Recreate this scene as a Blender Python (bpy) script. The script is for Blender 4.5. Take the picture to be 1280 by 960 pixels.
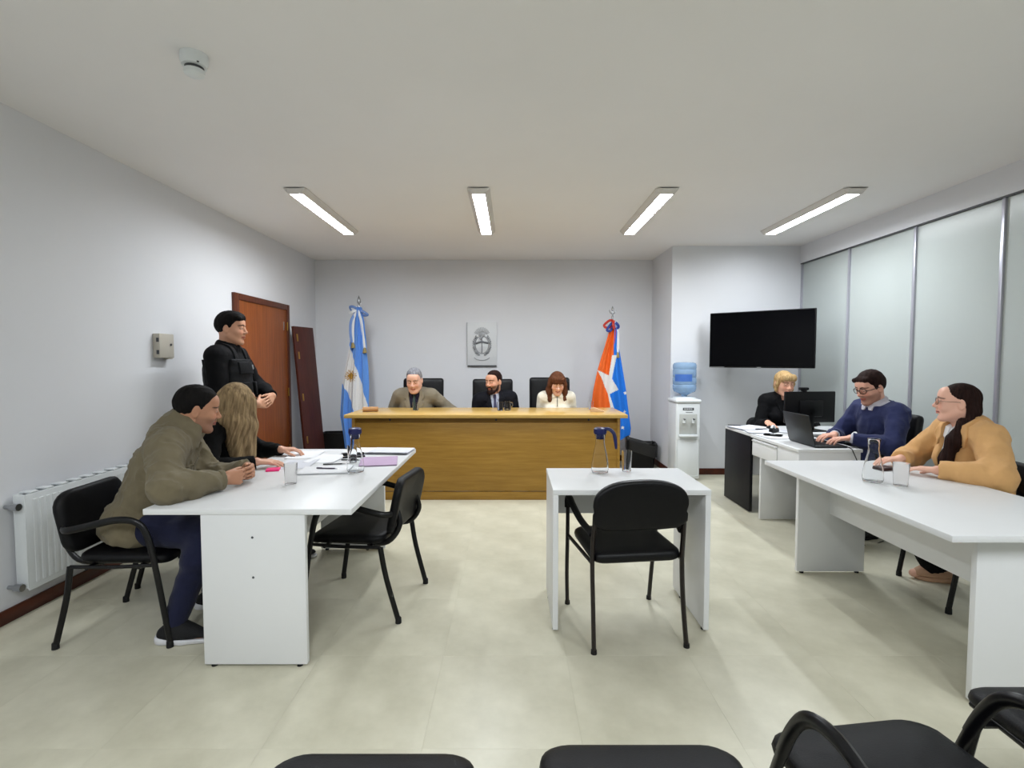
import bpy, bmesh, math, random
import numpy as np
from mathutils import Vector, Matrix, Euler

for _o in list(bpy.data.objects):
    bpy.data.objects.remove(_o)
S = bpy.context.scene
COL = S.collection
PI = math.pi
rnd = random.Random(7)

# ------------------------------------------------------------------ camera, world, exposure
cam_data = bpy.data.cameras.new('camera')
cam_data.sensor_width = 36.0
cam_data.lens = 18.0                      # 90 degrees across
cam_data.clip_start = 0.02
cam = bpy.data.objects.new('camera', cam_data)
COL.objects.link(cam)
cam.location = (0, 0, 1.45)
cam.rotation_euler = (PI / 2 - math.atan(31 / 640), 0, 0)
S.camera = cam

world = bpy.data.worlds.new('night')
S.world = world
world.use_nodes = True
world.node_tree.nodes['Background'].inputs[0].default_value = (0.02, 0.025, 0.035, 1)
world.node_tree.nodes['Background'].inputs[1].default_value = 0.3
S.view_settings.view_transform = 'Standard'
S.view_settings.look = 'None'
S.view_settings.gamma = 1.0
S.view_settings.use_curve_mapping = False
S.view_settings.exposure = 0.0
LAMP = 92.0                               # radiance of the fluorescent diffusers

# ------------------------------------------------------------------ materials
def lin(c):
    return tuple((v / 12.92 if v <= 0.04045 else ((v + 0.055) / 1.055) ** 2.4) for v in (x / 255 for x in c))

MATS = {}
def mat(name, rgb, rough=0.5, metal=0.0, spec=0.5, var=0.0, vscale=6.0, bump=0.0, bscale=60.0, stretch=None,
        trans=0.0, ior=1.45, emit=0.0, coat=0.0, sheen=0.0, alpha=1.0, col2=None, attr=None):
    if name in MATS:
        return MATS[name]
    m = bpy.data.materials.new(name)
    m.use_nodes = True
    nt = m.node_tree
    b = nt.nodes['Principled BSDF']
    c = lin(rgb)
    b.inputs['Base Color'].default_value = (*c, 1)
    b.inputs['Roughness'].default_value = rough
    b.inputs['Metallic'].default_value = metal
    b.inputs['Specular IOR Level'].default_value = spec
    b.inputs['IOR'].default_value = ior
    b.inputs['Transmission Weight'].default_value = trans
    b.inputs['Coat Weight'].default_value = coat
    b.inputs['Sheen Weight'].default_value = sheen
    b.inputs['Alpha'].default_value = alpha
    if emit:
        b.inputs['Emission Color'].default_value = (*c, 1)
        b.inputs['Emission Strength'].default_value = emit
    L = nt.links.new
    if var or bump or col2:
        tc = nt.nodes.new('ShaderNodeTexCoord')
        mp = nt.nodes.new('ShaderNodeMapping')
        if stretch:
            mp.inputs['Scale'].default_value = stretch
        L(tc.outputs['Object'], mp.inputs['Vector'])
    if attr:
        at = nt.nodes.new('ShaderNodeAttribute')
        at.attribute_name = attr
        L(at.outputs['Color'], b.inputs['Base Color'])
    elif var or col2:
        n = nt.nodes.new('ShaderNodeTexNoise')
        n.inputs['Scale'].default_value = vscale
        n.inputs['Detail'].default_value = 5
        n.inputs['Roughness'].default_value = 0.6
        L(mp.outputs[0], n.inputs['Vector'])
        r = nt.nodes.new('ShaderNodeValToRGB')
        r.color_ramp.elements[0].position = 0.3
        r.color_ramp.elements[1].position = 0.7
        a2 = lin(col2) if col2 else tuple(x * (1 + var) for x in c)
        a1 = c if col2 else tuple(x * (1 - var) for x in c)
        r.color_ramp.elements[0].color = (*a1, 1)
        r.color_ramp.elements[1].color = (*a2, 1)
        L(n.outputs['Fac'], r.inputs['Fac'])
        L(r.outputs[0], b.inputs['Base Color'])
    if bump:
        n2 = nt.nodes.new('ShaderNodeTexNoise')
        n2.inputs['Scale'].default_value = bscale
        n2.inputs['Detail'].default_value = 4
        L(mp.outputs[0], n2.inputs['Vector'])
        bp = nt.nodes.new('ShaderNodeBump')
        bp.inputs['Strength'].default_value = bump
        bp.inputs['Distance'].default_value = 0.004
        L(n2.outputs['Fac'], bp.inputs['Height'])
        L(bp.outputs[0], b.inputs['Normal'])
    MATS[name] = m
    return m

def wood(name, dark, light, scale=(14, 14, 1.2), rough=0.4, vs=2.5, spec=0.4):
    return mat(name, dark, rough, spec=spec, col2=light, vscale=vs, stretch=scale, bump=0.08, bscale=20)

M_WALL = mat('white_wall_paint', (221, 222, 226), 0.7, spec=0.2, var=0.012, vscale=1.2, bump=0.05, bscale=90)
M_CEIL = mat('ceiling_paint', (238, 236, 236), 0.85, spec=0.1, var=0.015, vscale=1.0)
M_TILE = mat('porcelain_tile', (189, 185, 164), 0.32, spec=0.45, col2=(213, 209, 189), vscale=3.2, bump=0.02, bscale=8)
M_GROUT = mat('tile_grout', (198, 194, 174), 0.5)
M_BASE = wood('baseboard_brown', (58, 24, 14), (88, 40, 24), (3, 1, 8))
M_DOOR = wood('door_veneer', (112, 56, 20), (142, 76, 30), (16, 16, 0.9), 0.4)
M_DOORFR = wood('door_frame_wood', (70, 32, 16), (96, 46, 22), (16, 16, 1.0), 0.4)
M_PLANK = wood('dark_board_wood', (56, 24, 18), (76, 34, 26), (20, 20, 1.0), 0.45)
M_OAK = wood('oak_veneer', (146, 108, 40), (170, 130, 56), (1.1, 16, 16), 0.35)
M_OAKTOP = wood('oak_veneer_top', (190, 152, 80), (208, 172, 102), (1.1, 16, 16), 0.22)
M_WHITE = mat('white_melamine', (226, 227, 228), 0.38, spec=0.4, var=0.01, vscale=3)
M_WEDGE = mat('white_edge_band', (205, 206, 206), 0.45)
M_BLACKLAM = mat('black_laminate', (20, 20, 24), 0.5, spec=0.25, var=0.1, vscale=20)
M_LEATHER = mat('black_leatherette', (9, 9, 12), 0.4, spec=0.3, var=0.15, vscale=8, bump=0.15, bscale=250)
M_FABRICBLK = mat('black_upholstery', (9, 9, 12), 0.5, spec=0.25, var=0.15, bump=0.15, bscale=300)
M_TUBE = mat('black_tube_paint', (8, 8, 11), 0.3, spec=0.4, var=0.1)
M_TUBEBR = mat('brown_black_tube_paint', (24, 16, 15), 0.3, spec=0.5, var=0.1)
M_PLBLK = mat('black_plastic', (9, 9, 11), 0.4, spec=0.3, var=0.1)
M_RUB = mat('black_rubber', (12, 12, 12), 0.8, var=0.1)
M_GLASS = mat('clear_glass', (252, 253, 253), 0.01, trans=1.0, ior=1.2)
M_WATER = mat('water', (240, 248, 252), 0.0, trans=1.0, ior=1.33)
M_PLCLEAR = mat('clear_plastic_cup', (250, 250, 250), 0.15, trans=0.93, ior=1.15)
M_BLUELID = mat('navy_lid_plastic', (24, 30, 84), 0.3, var=0.05)
M_STEEL = mat('brushed_steel', (176, 178, 182), 0.28, metal=1.0, var=0.05)
M_ALU = mat('aluminium_profile', (176, 176, 186), 0.3, metal=0.45, var=0.03)
M_BRASS = mat('brass', (176, 138, 66), 0.35, metal=1.0, var=0.1)
M_FROST = mat('frosted_glass_panel', (184, 191, 189), 0.25, spec=0.4, var=0.01, vscale=1.5)
M_LAMP = mat('lamp_diffuser', (244, 250, 255), 0.5, emit=LAMP)
M_HOUS = mat('lamp_housing_enamel', (214, 210, 206), 0.5, var=0.02)
M_PAPER = mat('paper', (232, 233, 236), 0.8, var=0.02, vscale=30)
M_PAPER2 = mat('printed_paper', (225, 226, 232), 0.8, col2=(196, 198, 208), vscale=120, stretch=(1, 8, 1))
M_PINK = mat('pink_note_paper', (236, 40, 120), 0.6, var=0.05)
M_LILAC = mat('lilac_folder_card', (186, 160, 190), 0.7, var=0.05)
M_SCREEN = mat('black_screen_glass', (3, 3, 5), 0.08, spec=0.12, var=0.05)
M_LAPTOP = mat('graphite_lid', (40, 44, 46), 0.4, metal=0.3, var=0.05)
M_RADI = mat('radiator_enamel', (222, 226, 228), 0.3, spec=0.5, var=0.01)
M_BEIGE = mat('beige_plastic', (186, 180, 168), 0.5, var=0.03)
M_DISP = mat('dispenser_white_plastic', (226, 230, 232), 0.35, var=0.01)
M_DISPGR = mat('dispenser_grey_recess', (186, 188, 184), 0.4, var=0.02)
M_JUG = mat('blue_bottle_plastic', (172, 202, 232), 0.12, trans=0.55, ior=1.25, var=0.02)
M_JUGLAB = mat('blue_bottle_label', (70, 112, 190), 0.4, var=0.05)
M_PLAQ = mat('pale_grey_plaque', (214, 216, 218), 0.45, var=0.02)
M_RELIEF = mat('grey_relief', (158, 160, 163), 0.45, var=0.1, vscale=40)
M_RELIEFD = mat('dark_grey_relief', (70, 72, 76), 0.5, var=0.1, vscale=40)
M_GOLDT = mat('gold_tassel', (150, 132, 84), 0.6, var=0.2, vscale=80, bump=0.3, bscale=200)

# ------------------------------------------------------------------ object helpers
def link(name, me, m=None, parent=None, loc=None):
    o = bpy.data.objects.new(name, me)
    COL.objects.link(o)
    if m is not None and me is not None:
        for x in (m if isinstance(m, (list, tuple)) else [m]):
            me.materials.append(x)
    if parent is not None:
        o.parent = parent
    if loc is not None:
        o.location = loc
    return o

def tag(o, label, cat, group=None, kind=None):
    o['label'] = label
    o['category'] = cat
    if group:
        o['group'] = group
    if kind:
        o['kind'] = kind
    return o

def thing(name, label, cat, loc=(0, 0, 0), rz=0.0, group=None):
    o = bpy.data.objects.new(name, None)
    o.empty_display_size = 0.1
    COL.objects.link(o)
    o.location = loc
    o.rotation_euler = (0, 0, rz)
    return tag(o, label, cat, group)

def copy_tree(src, parent=None, **kw):
    c = src.copy()
    COL.objects.link(c)
    if parent is not None:
        c.parent = parent
    for ch in list(src.children):
        copy_tree(ch, c)
    return c

def structure(o):
    o['kind'] = 'structure'
    return o

def finish(bm, smooth=None):
    me = bpy.data.meshes.new('mesh')
    bmesh.ops.recalc_face_normals(bm, faces=bm.faces)
    bm.to_mesh(me)
    bm.free()
    if smooth is not None:
        for p in me.polygons:
            p.use_smooth = True
        if smooth < 3:
            me.set_sharp_from_angle(angle=smooth)
    return me

def box_into(bm, x0, x1, y0, y1, z0, z1, bev=0.0, seg=2, M=None):
    r = bmesh.ops.create_cube(bm, size=1.0)
    vs = r['verts']
    for v in vs:
        v.co = Vector((x0 + (v.co.x + .5) * (x1 - x0), y0 + (v.co.y + .5) * (y1 - y0), z0 + (v.co.z + .5) * (z1 - z0)))
    if bev > 0:
        es = list({e for v in vs for e in v.link_edges})
        r2 = bmesh.ops.bevel(bm, geom=es, offset=bev, segments=seg, affect='EDGES', profile=0.5)
        vs = list({v for f in r2['faces'] for v in f.verts} | {v for v in vs if v.is_valid})
    if M is not None:
        for v in vs:
            v.co = M @ v.co
    return vs

def box(name, x0, x1, y0, y1, z0, z1, m, parent=None, bev=0.0, seg=2, M=None, loc=None):
    bm = bmesh.new()
    box_into(bm, x0, x1, y0, y1, z0, z1, bev, seg, M)
    return link(name, finish(bm, 0.6 if bev else None), m, parent, loc)

def crom(pts, n=6, closed=False):
    """Catmull-Rom through the points."""
    P = [Vector(p) for p in pts]
    out = []
    N = len(P)
    rng = range(N) if closed else range(N - 1)
    for i in rng:
        p0 = P[(i - 1) % N] if (closed or i > 0) else P[0] * 2 - P[1]
        p1 = P[i]
        p2 = P[(i + 1) % N]
        p3 = P[(i + 2) % N] if (closed or i + 2 < N) else P[-1] * 2 - P[-2]
        for k in range(n):
            t = k / n
            out.append(0.5 * ((2 * p1) + (p2 - p0) * t + (2 * p0 - 5 * p1 + 4 * p2 - p3) * t * t + (3 * p1 - p0 - 3 * p2 + p3) * t ** 3))
    if not closed:
        out.append(P[-1].copy())
    return out

def sweep_into(bm, pts, r, sides=10, ry=None, up=Vector((0, 0, 1)), radii=None, closed=False):
    """a tube along pts; r across, ry the other half axis."""
    pts = [Vector(p) for p in pts]
    ry = ry or r
    rings = []
    n = len(pts)
    ref = None
    for i, p in enumerate(pts):
        if closed:
            t = (pts[(i + 1) % n] - pts[i - 1]).normalized()
        else:
            t = (pts[min(i + 1, n - 1)] - pts[max(i - 1, 0)]).normalized()
        if ref is None:
            a = up if abs(t.dot(up)) < 0.95 else Vector((1, 0, 0))
            ref = (a - t * a.dot(t)).normalized()
        else:
            ref = (ref - t * ref.dot(t)).normalized()
        s = t.cross(ref)
        k = radii[i] if radii else 1.0
        rings.append([bm.verts.new(p + s * (math.cos(q) * r * k) + ref * (math.sin(q) * ry * k)) for q in (2 * PI * j / sides for j in range(sides))])
    for i in range(n if closed else n - 1):
        A, B = rings[i], rings[(i + 1) % n]
        for j in range(sides):
            bm.faces.new((A[j], A[(j + 1) % sides], B[(j + 1) % sides], B[j]))
    if not closed:
        bm.faces.new(rings[0][::-1])
        bm.faces.new(rings[-1])

def sweep(name, pts, r, m, parent=None, **kw):
    bm = bmesh.new()
    sweep_into(bm, pts, r, **kw)
    return link(name, finish(bm, 1.0), m, parent)

def lathe_into(bm, prof, n=24, cx=0.0, cy=0.0, M=None):
    rings = []
    for (r, z) in prof:
        if r < 1e-6:
            rings.append([bm.verts.new((cx, cy, z))])
        else:
            rings.append([bm.verts.new((cx + r * math.cos(2 * PI * j / n), cy + r * math.sin(2 * PI * j / n), z)) for j in range(n)])
    for A, B in zip(rings, rings[1:]):
        for j in range(n):
            k = (j + 1) % n
            if len(A) == 1 and len(B) == 1:
                continue
            if len(A) == 1:
                bm.faces.new((A[0], B[j], B[k]))
            elif len(B) == 1:
                bm.faces.new((A[j], A[k], B[0]))
            else:
                bm.faces.new((A[j], A[k], B[k], B[j]))
    if M is not None:
        for R in rings:
            for v in R:
                v.co = M @ v.co

def lathe(name, prof, m, parent=None, n=24, loc=None, M=None):
    bm = bmesh.new()
    lathe_into(bm, prof, n, M=M)
    return link(name, finish(bm, 0.7), m, parent, loc)

def extrude_poly(name, pts, axis, a, b, m, parent=None, bev=0.0, M=None):
    """2-D outline pts, extruded along axis 'x','y' or 'z' between a and b."""
    bm = bmesh.new()
    def P(u, v, w):
        return {'x': (w, u, v), 'y': (u, w, v), 'z': (u, v, w)}[axis]
    lo = [bm.verts.new(P(u, v, a)) for u, v in pts]
    hi = [bm.verts.new(P(u, v, b)) for u, v in pts]
    n = len(pts)
    bm.faces.new(lo)
    bm.faces.new(hi)
    for i in range(n):
        bm.faces.new((lo[i], lo[(i + 1) % n], hi[(i + 1) % n], hi[i]))
    if bev:
        bmesh.ops.bevel(bm, geom=list(bm.edges), offset=bev, segments=2, affect='EDGES')
    if M is not None:
        for v in bm.verts:
            v.co = M @ v.co
    return link(name, finish(bm, 0.6 if bev else None), m, parent)

# ------------------------------------------------------------------ setting
XL, XR, YB, YB2, ZC, YF = -2.78, 3.56, 7.28, 6.39, 2.845, -3.2
XP = 1.98                                      # left face of the projecting wall part
fl = structure(box('floor', XL - .1, XR + .1, YF - .1, YB + .1, -0.12, -0.0015, M_GROUT))
tm = bpy.data.meshes.new('tile')
_b = bmesh.new(); box_into(_b, 0.0002, 0.5998, 0.0002, 0.5998, -0.003, 0.0, 0.0002, 1); tm = finish(_b); tm.materials.append(M_TILE)
for i in range(-5, 7):
    for j in range(-8, 10):
        x, y = -0.335 + 0.6 * i, 1.84 + 0.6 * j
        if x > XR or x + .6 < XL or y > YB or y + .6 < YF:
            continue
        t = link('tile', tm, None, fl); t.location = (x, y, 0)
structure(box('ceiling', XL - .1, XR + .1, YF - .1, YB + .1, ZC, ZC + .12, M_CEIL))
structure(box('wall_left', XL - .12, XL, YF - .1, YB + .1, -.006, ZC, M_WALL))
structure(box('wall_back', XL - .1, XP + .1, YB, YB + .12, -.006, ZC, M_WALL))
structure(box('wall_back_projection', XP, XR + .12, YB2, YB + .1, -.006, ZC, M_WALL))
structure(box('wall_front', XL - .1, XR + .1, YF - .12, YF, -.006, ZC, M_WALL))
ZG = 2.62
structure(box('wall_right', XR + .05, XR + .17, YF - .1, YB2, -.006, ZC, M_WALL))
structure(box('trim_1', XR, XR + .05, YF, YB2, ZG + .012, ZC, M_WALL))            # beam above the glass
structure(box('trim_gap_shade', XR + .006, XR + .05, YF, YB2, ZG, ZG + .012, M_RELIEFD))    # dark strip: shade of the gap over the glass, put in as colour
gy = [6.38, 5.49, 4.60, 3.78, 2.92, 2.04, 1.16, 0.28, -.6, -1.5, -2.4, YF]
for i in range(len(gy) - 1):
    w = structure(box('window_%d' % (i + 1), XR + .03, XR + .045, gy[i + 1] + .012, gy[i] - .012, .09, ZG, M_FROST))
    box('window_frame', XR + .012, XR + .05, gy[i] - .014, gy[i] + .012, .0, ZG, M_ALU, w, .002)
structure(box('trim_3', XR + .01, XR + .05, YF, YB2, 0, .09, M_ALU))
structure(box('baseboard_left', XL, XL + .014, YF, 5.10, 0, .078, M_BASE, None, .003))
structure(box('baseboard_left_corner', XL, XL + .014, 6.37, YB, 0, .078, M_BASE, None, .003))
structure(box('baseboard_back', XL + .014, XP, YB - .014, YB, 0, .078, M_BASE, None, .003))
structure(box('baseboard_right', XP, XR, YB2 - .014, YB2, 0, .078, M_BASE, None, .003))
structure(box('baseboard_niche', XP - .014, XP, YB2, YB - .014, 0, .078, M_BASE, None, .003))

# door on the left wall
d = structure(box('door_1', XL + .006, XL + .022, 5.19, 6.30, .005, 2.05, M_DOOR, None, .002))
box('door_frame', XL, XL + .034, 5.11, 5.19, 0, 2.115, M_DOORFR, d, .003)
box('door_frame', XL, XL + .034, 6.29, 6.36, 0, 2.115, M_DOORFR, d, .003)
box('door_frame', XL, XL + .034, 5.19, 6.29, 2.05, 2.115, M_DOORFR, d, .003)
for z in (.35, 1.05, 1.85):
    bm = bmesh.new(); lathe_into(bm, [(0, -.05), (.007, -.05), (.007, .05), (0, .05)], 8)
    h = link('hinge', finish(bm, .7), M_BRASS, d, (XL + .036, 6.283, z))
bm = bmesh.new()
lathe_into(bm, [(0, 0), (.024, 0), (.024, .012), (0, .012)], 16, M=Matrix.Translation((XL + .022, 5.27, 1.02)) @ Matrix.Rotation(PI / 2, 4, 'Y'))
sweep_into(bm, [(XL + .034, 5.27, 1.02), (XL + .07, 5.27, 1.02), (XL + .075, 5.30, 1.02), (XL + .075, 5.39, 1.02)], .009)
link('door_handle', finish(bm, .8), M_STEEL, d)
bm = bmesh.new(); box_into(bm, XL + .022, XL + .026, 6.2, 6.225, 1.80, 1.90, .001)
link('door_plate', finish(bm), M_STEEL, d)

# ------------------------------------------------------------------ ceiling lights
def ceiling_light(x, y, label, rz=0.0):
    t = thing('ceiling_light', label, 'light', (x, y, ZC), rz, 'fluorescent ceiling fixtures')
    l = .70
    bm = bmesh.new()
    prof = [(-.095, 0), (-.093, -.010), (-.058, -.044), (-.052, -.044), (-.050, -.026), (.050, -.026), (.052, -.044), (.058, -.044), (.093, -.010), (.095, 0)]
    A = [bm.verts.new((u, -l, v)) for u, v in prof]
    B = [bm.verts.new((u, l, v)) for u, v in prof]
    for i in range(len(prof) - 1):
        bm.faces.new((A[i], A[i + 1], B[i + 1], B[i]))
    for s in (-1, 1):                                   # sloped end caps
        E0 = [bm.verts.new((u, s * l, v)) for u, v in ((-.093, -.010), (-.056, -.043), (.056, -.043), (.093, -.010))]
        E1 = [bm.verts.new((u, s * (l + .03), v)) for u, v in ((-.088, -.004), (-.05, -.010), (.05, -.010), (.088, -.004))]
        for k in range(3): bm.faces.new((E0[k], E0[k + 1], E1[k + 1], E1[k]))
        box_into(bm, -.052, .052, s * (l - .012) - .012, s * (l - .012) + .012, -.043, -.012)
    link('housing', finish(bm), M_HOUS, t)
    bm = bmesh.new()
    n = 8
    pr = [(-.048 + .096 * i / n, -.027 - .010 * math.sin(PI * i / n)) for i in range(n + 1)]
    A = [bm.verts.new((u, -l + .024, v)) for u, v in pr]
    B = [bm.verts.new((u, l - .024, v)) for u, v in pr]
    for i in range(n):
        bm.faces.new((A[i], A[i + 1], B[i + 1], B[i]))
    me = finish(bm, 3.2)
    link('diffuser', me, M_LAMP, t)
    return t
LX = (-1.77, -.275, 1.27, 2.80)
for x, nm in zip(LX, ('leftmost, near the left wall and the door', 'second from left, straight above the plaque', 'third from left, above the judge in white', 'rightmost, above the wall screen')):
    ceiling_light(x, 4.95, 'white fluorescent ceiling fixture, ' + nm)
for i, x in enumerate(LX):
    ceiling_light(x, -.35, ('first', 'second', 'third', 'fourth')[i] + ' fluorescent fixture from the left wall in the row behind the viewer')

# smoke detector
sd = thing('smoke_detector', 'round white smoke detector on the ceiling at upper left', 'detector', (-1.46, 2.42, ZC))
lathe('base', [(0, 0), (.058, 0), (.058, -.034), (.052, -.052), (.034, -.056), (0, -.056)], M_DISP, sd)
lathe('sensor_head', [(0, -.056), (.036, -.056), (.036, -.068), (.044, -.070), (.042, -.088), (.028, -.096), (0, -.096)], M_DISP, sd)
lathe('dark_slot', [(.0365, -.057), (.040, -.057), (.040, -.067), (.0365, -.067)], M_RELIEFD, sd)
lathe('indicator', [(0, 0), (.006, 0), (.004, -.004), (0, -.005)], M_RELIEFD, sd, 8, (.038, -.035, -.048))

# wall box
wb = thing('wall_control_box', 'beige plastic control box with dark slots on the left wall', 'box', (XL, 4.055, 1.555))
box('cover', 0, .055, -.085, .085, -.095, .095, M_BEIGE, wb, .006)
for z in (-.05, .045):
    box('slot', .03, .05, -.0875, -.084, z - .016, z + .016, M_RELIEFD, wb)
lathe('lock', [(0, 0), (.010, 0), (.009, .006), (0, .006)], M_RELIEFD, wb, 12, M=Matrix.Translation((.055, .045, .01)) @ Matrix.Rotation(PI / 2, 4, 'Y'))
box('bottom_tab', .01, .05, .02, .07, -.105, -.094, M_BEIGE, wb, .002)

# radiator
rd = thing('panel_radiator', 'white steel panel radiator on the left wall behind the olive jacketed man', 'radiator', (XL, 0, 0))
box('front_panel', .075, .088, 2.80, 4.10, .155, .70, M_RADI, rd, .008)
bm = bmesh.new()
for i in range(31):
    y = 2.84 + i * .041
    box_into(bm, .086, .0905, y, y + .024, .19, .665, .002, 1)
_r = link('convector_ribs', finish(bm, .6), M_RADI, rd)
box('back_panel', .018, .03, 2.80, 4.10, .155, .70, M_RADI, rd, .005)
box('side_cover', .02, .086, 2.795, 2.806, .17, .70, M_RADI, rd, .003)
box('side_cover', .02, .086, 4.094, 4.105, .17, .70, M_RADI, rd, .003)
for i in range(13):
    y = 2.83 + i * .1
    box('grille_bar', .02, .086, y, y + .05, .700, .708, M_RADI, rd, .002)
for z in (.19, .64):
    bm = bmesh.new()
    sweep_into(bm, [(.0, 2.77, z), (.05, 2.77, z), (.052, 2.80, z)], .011)
    lathe_into(bm, [(0, -.02), (.02, -.02), (.02, .02), (0, .02)], 12, M=Matrix.Translation((.062, 2.765, z)) @ Matrix.Rotation(PI / 2, 4, 'Y'))
    link('valve', finish(bm, .8), M_STEEL, rd)

# leaning dark board with hinges
pk = thing('wooden_board', 'tall dark brown board with brass hinge plates leaning in the corner', 'board', (XL, 6.48, 0))
MB = Matrix.Rotation(-.22, 4, 'Z') @ Matrix.Translation((.285, .02, 0)) @ Matrix.Rotation(-math.atan(.165 / 1.84), 4, 'Y')
box('board', 0, .032, -.19, .21, 0.006, 1.86, M_PLANK, pk, .003, M=MB)
for z in (.45, .98, 1.5, 1.72):
    box('hinge_plate', .032, .0345, -.15, -.122, z - .045, z + .045, M_BRASS, pk, .001, M=MB)

# ------------------------------------------------------------------ plaque with arms
pq = thing('plaque', 'pale grey relief plaque with coat of arms on the back wall', 'plaque', (-.425, YB, 1.665))
box('panel', -.21, .21, -.022, 0, -.305, .305, M_PLAQ, pq, .004)
box('bottom_rail', -.205, .205, -.034, -.002, -.318, -.300, M_RELIEFD, pq, .002)
box('side_edge', -.213, -.206, -.026, 0, -.300, .305, M_RELIEF, pq, .001)
def ring(name, rx, rz_, th, m, cz=0, a0=0, a1=2 * PI, n=40):
    pts = [(rx * math.cos(a0 + (a1 - a0) * i / n), -.026, cz + rz_ * math.sin(a0 + (a1 - a0) * i / n)) for i in range(n + 1)]
    full = abs(a1 - a0 - 2 * PI) < 1e-3
    return sweep(name, pts[:-1] if full else pts, th, m, pq, sides=6, closed=full)
ring('oval_rim', .095, .125, .006, M_RELIEF, -.01)
bm = bmesh.new()
lathe_into(bm, [(0, 0), (.09, 0), (.085, .006), (0, .010)], 32, M=Matrix.Translation((0, -.022, -.01)) @ Matrix.Diagonal((1, 1, 1.33, 1)) @ Matrix.Rotation(PI / 2, 4, 'X'))
link('oval_field', finish(bm, .8), M_PLAQ, pq)
# hands, pike and cap
bm = bmesh.new(); sweep_into(bm, [(-.088, -.034, .005), (-.04, -.036, .022), (0, -.036, .032), (.04, -.036, .022), (.088, -.034, .012)], .013, sides=8)
link('clasped_hands', finish(bm, .8), mat('mid_grey_relief', (104, 106, 110), .5, var=.1, vscale=40), pq)
sweep('pike', [(0, -.038, -.125), (0, -.038, .07)], .0045, M_RELIEFD, pq, sides=6)
bm = bmesh.new(); sweep_into(bm, [(-.03, -.036, .065), (0, -.038, .10), (.02, -.036, .115), (.035, -.034, .10)], .016, sides=8, radii=[1.2, 1.0, .6, .3])
link('liberty_cap', finish(bm, .8), M_RELIEF, pq)
for i in range(13):
    a = PI * (.12 + .76 * i / 12)
    sweep('sun_ray', [(.06 * math.cos(a), -.026, .12 + .05 * math.sin(a)), (.115 * math.cos(a), -.026, .12 + .115 * math.sin(a))], .004, M_RELIEF, pq, sides=5)
bm = bmesh.new(); lathe_into(bm, [(0, .012), (.03, .010), (.05, .0), (0, 0)], 20, M=Matrix.Translation((0, -.022, .13)) @ Matrix.Rotation(PI / 2, 4, 'X'))
link('rising_sun', finish(bm, .8), M_RELIEF, pq)
for s in (-1, 1):
    for i in range(12):
        a = -PI / 2 + s * (.25 + 2.05 * i / 11)
        c = Vector((.118 * math.cos(a), -.028, -.01 + .15 * math.sin(a)))
        tdir = Vector((-math.sin(a) * .118 * s, 0, math.cos(a) * .15 * s)).normalized()
        out = Vector((math.cos(a), 0, math.sin(a)))
        for q in (-1, 1):
            e = c + (tdir * .03 + out * .016 * q)
            sweep('laurel_leaf', [c, (c + e) / 2 + Vector((0, -.004, 0)), e], .0075, M_RELIEF if (i + q) % 3 else MATS['mid_grey_relief'], pq, sides=5, radii=[.4, 1, .2])
ring('ribbon', .135, .09, .006, M_RELIEF, -.14, PI * 1.2, PI * 1.8, 14)
# ------------------------------------------------------------------ tables
def trestle_table(name, label, x0, x1, y0, y1, px0, px1, py0, py1, beamx, group=None, zt=.755):
    t = thing(name, label, 'table', ((x0 + x1) / 2, (y0 + y1) / 2, 0), 0, group)
    cx, cy = t.location.x, t.location.y
    box('tabletop', x0 - cx, x1 - cx, y0 - cy, y1 - cy, zt - .028, zt, M_WHITE, t, .003)
    for yy in (py0, py1):
        e = box('end_panel', px0 - cx, px1 - cx, yy - cy - .014, yy - cy + .014, .012, zt - .028, M_WHITE, t, .002)
        for sx in (px0 + .04, px1 - .04):
            bm = bmesh.new(); lathe_into(bm, [(0, 0), (.014, 0), (.012, .013), (0, .013)], 10)
            link('foot', finish(bm), M_RUB, e, (sx - cx, yy - cy, 0))
    box('modesty_panel', beamx - cx - .009, beamx - cx + .009, py0 - cy + .014, py1 - cy - .014, .41, zt - .028, M_WHITE, t)
    return t
TL = trestle_table('meeting_table', 'long white table at which the olive jacketed man sits, papers on it', -1.715, -.745, 2.345, 3.94, -1.45, -.965, 2.362, 3.84, -1.235)
for zz in (.62, .43):                       # cap screws of the near panel
    bm = bmesh.new(); lathe_into(bm, [(0, 0), (.006, 0), (.005, .002), (0, .002)], 10, M=Matrix.Rotation(PI / 2, 4, 'X'))
    link('screw_cap', finish(bm), M_RELIEFD, TL, (-1.21 - TL.location.x, 2.348 - TL.location.y, zz))
TR = trestle_table('meeting_table', 'long white table at which the woman in the tan jacket sits', 1.735, 2.585, 1.985, 3.49, 1.93, 2.385, 2.10, 3.42, 2.15)
TC = thing('witness_table', 'small white table with pitcher behind the middle chair', 'table', (.63, 2.92, 0))
box('tabletop', -.415, .415, -.27, .27, .738, .766, M_WHITE, TC, .002)
for s in (-1, 1):
    e = box('side_panel', s * .40 - .014, s * .40 + .014, -.268, .25, .014, .738, M_WHITE, TC, .001)
    for yy in (-.23, .13):
        bm = bmesh.new(); lathe_into(bm, [(0, 0), (.014, 0), (.012, .015), (0, .015)], 10)
        link('foot', finish(bm), M_RUB, e, (s * .40, yy, 0))
box('modesty_panel', -.386, .386, .20, .218, .50, .738, M_WHITE, TC)

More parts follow.
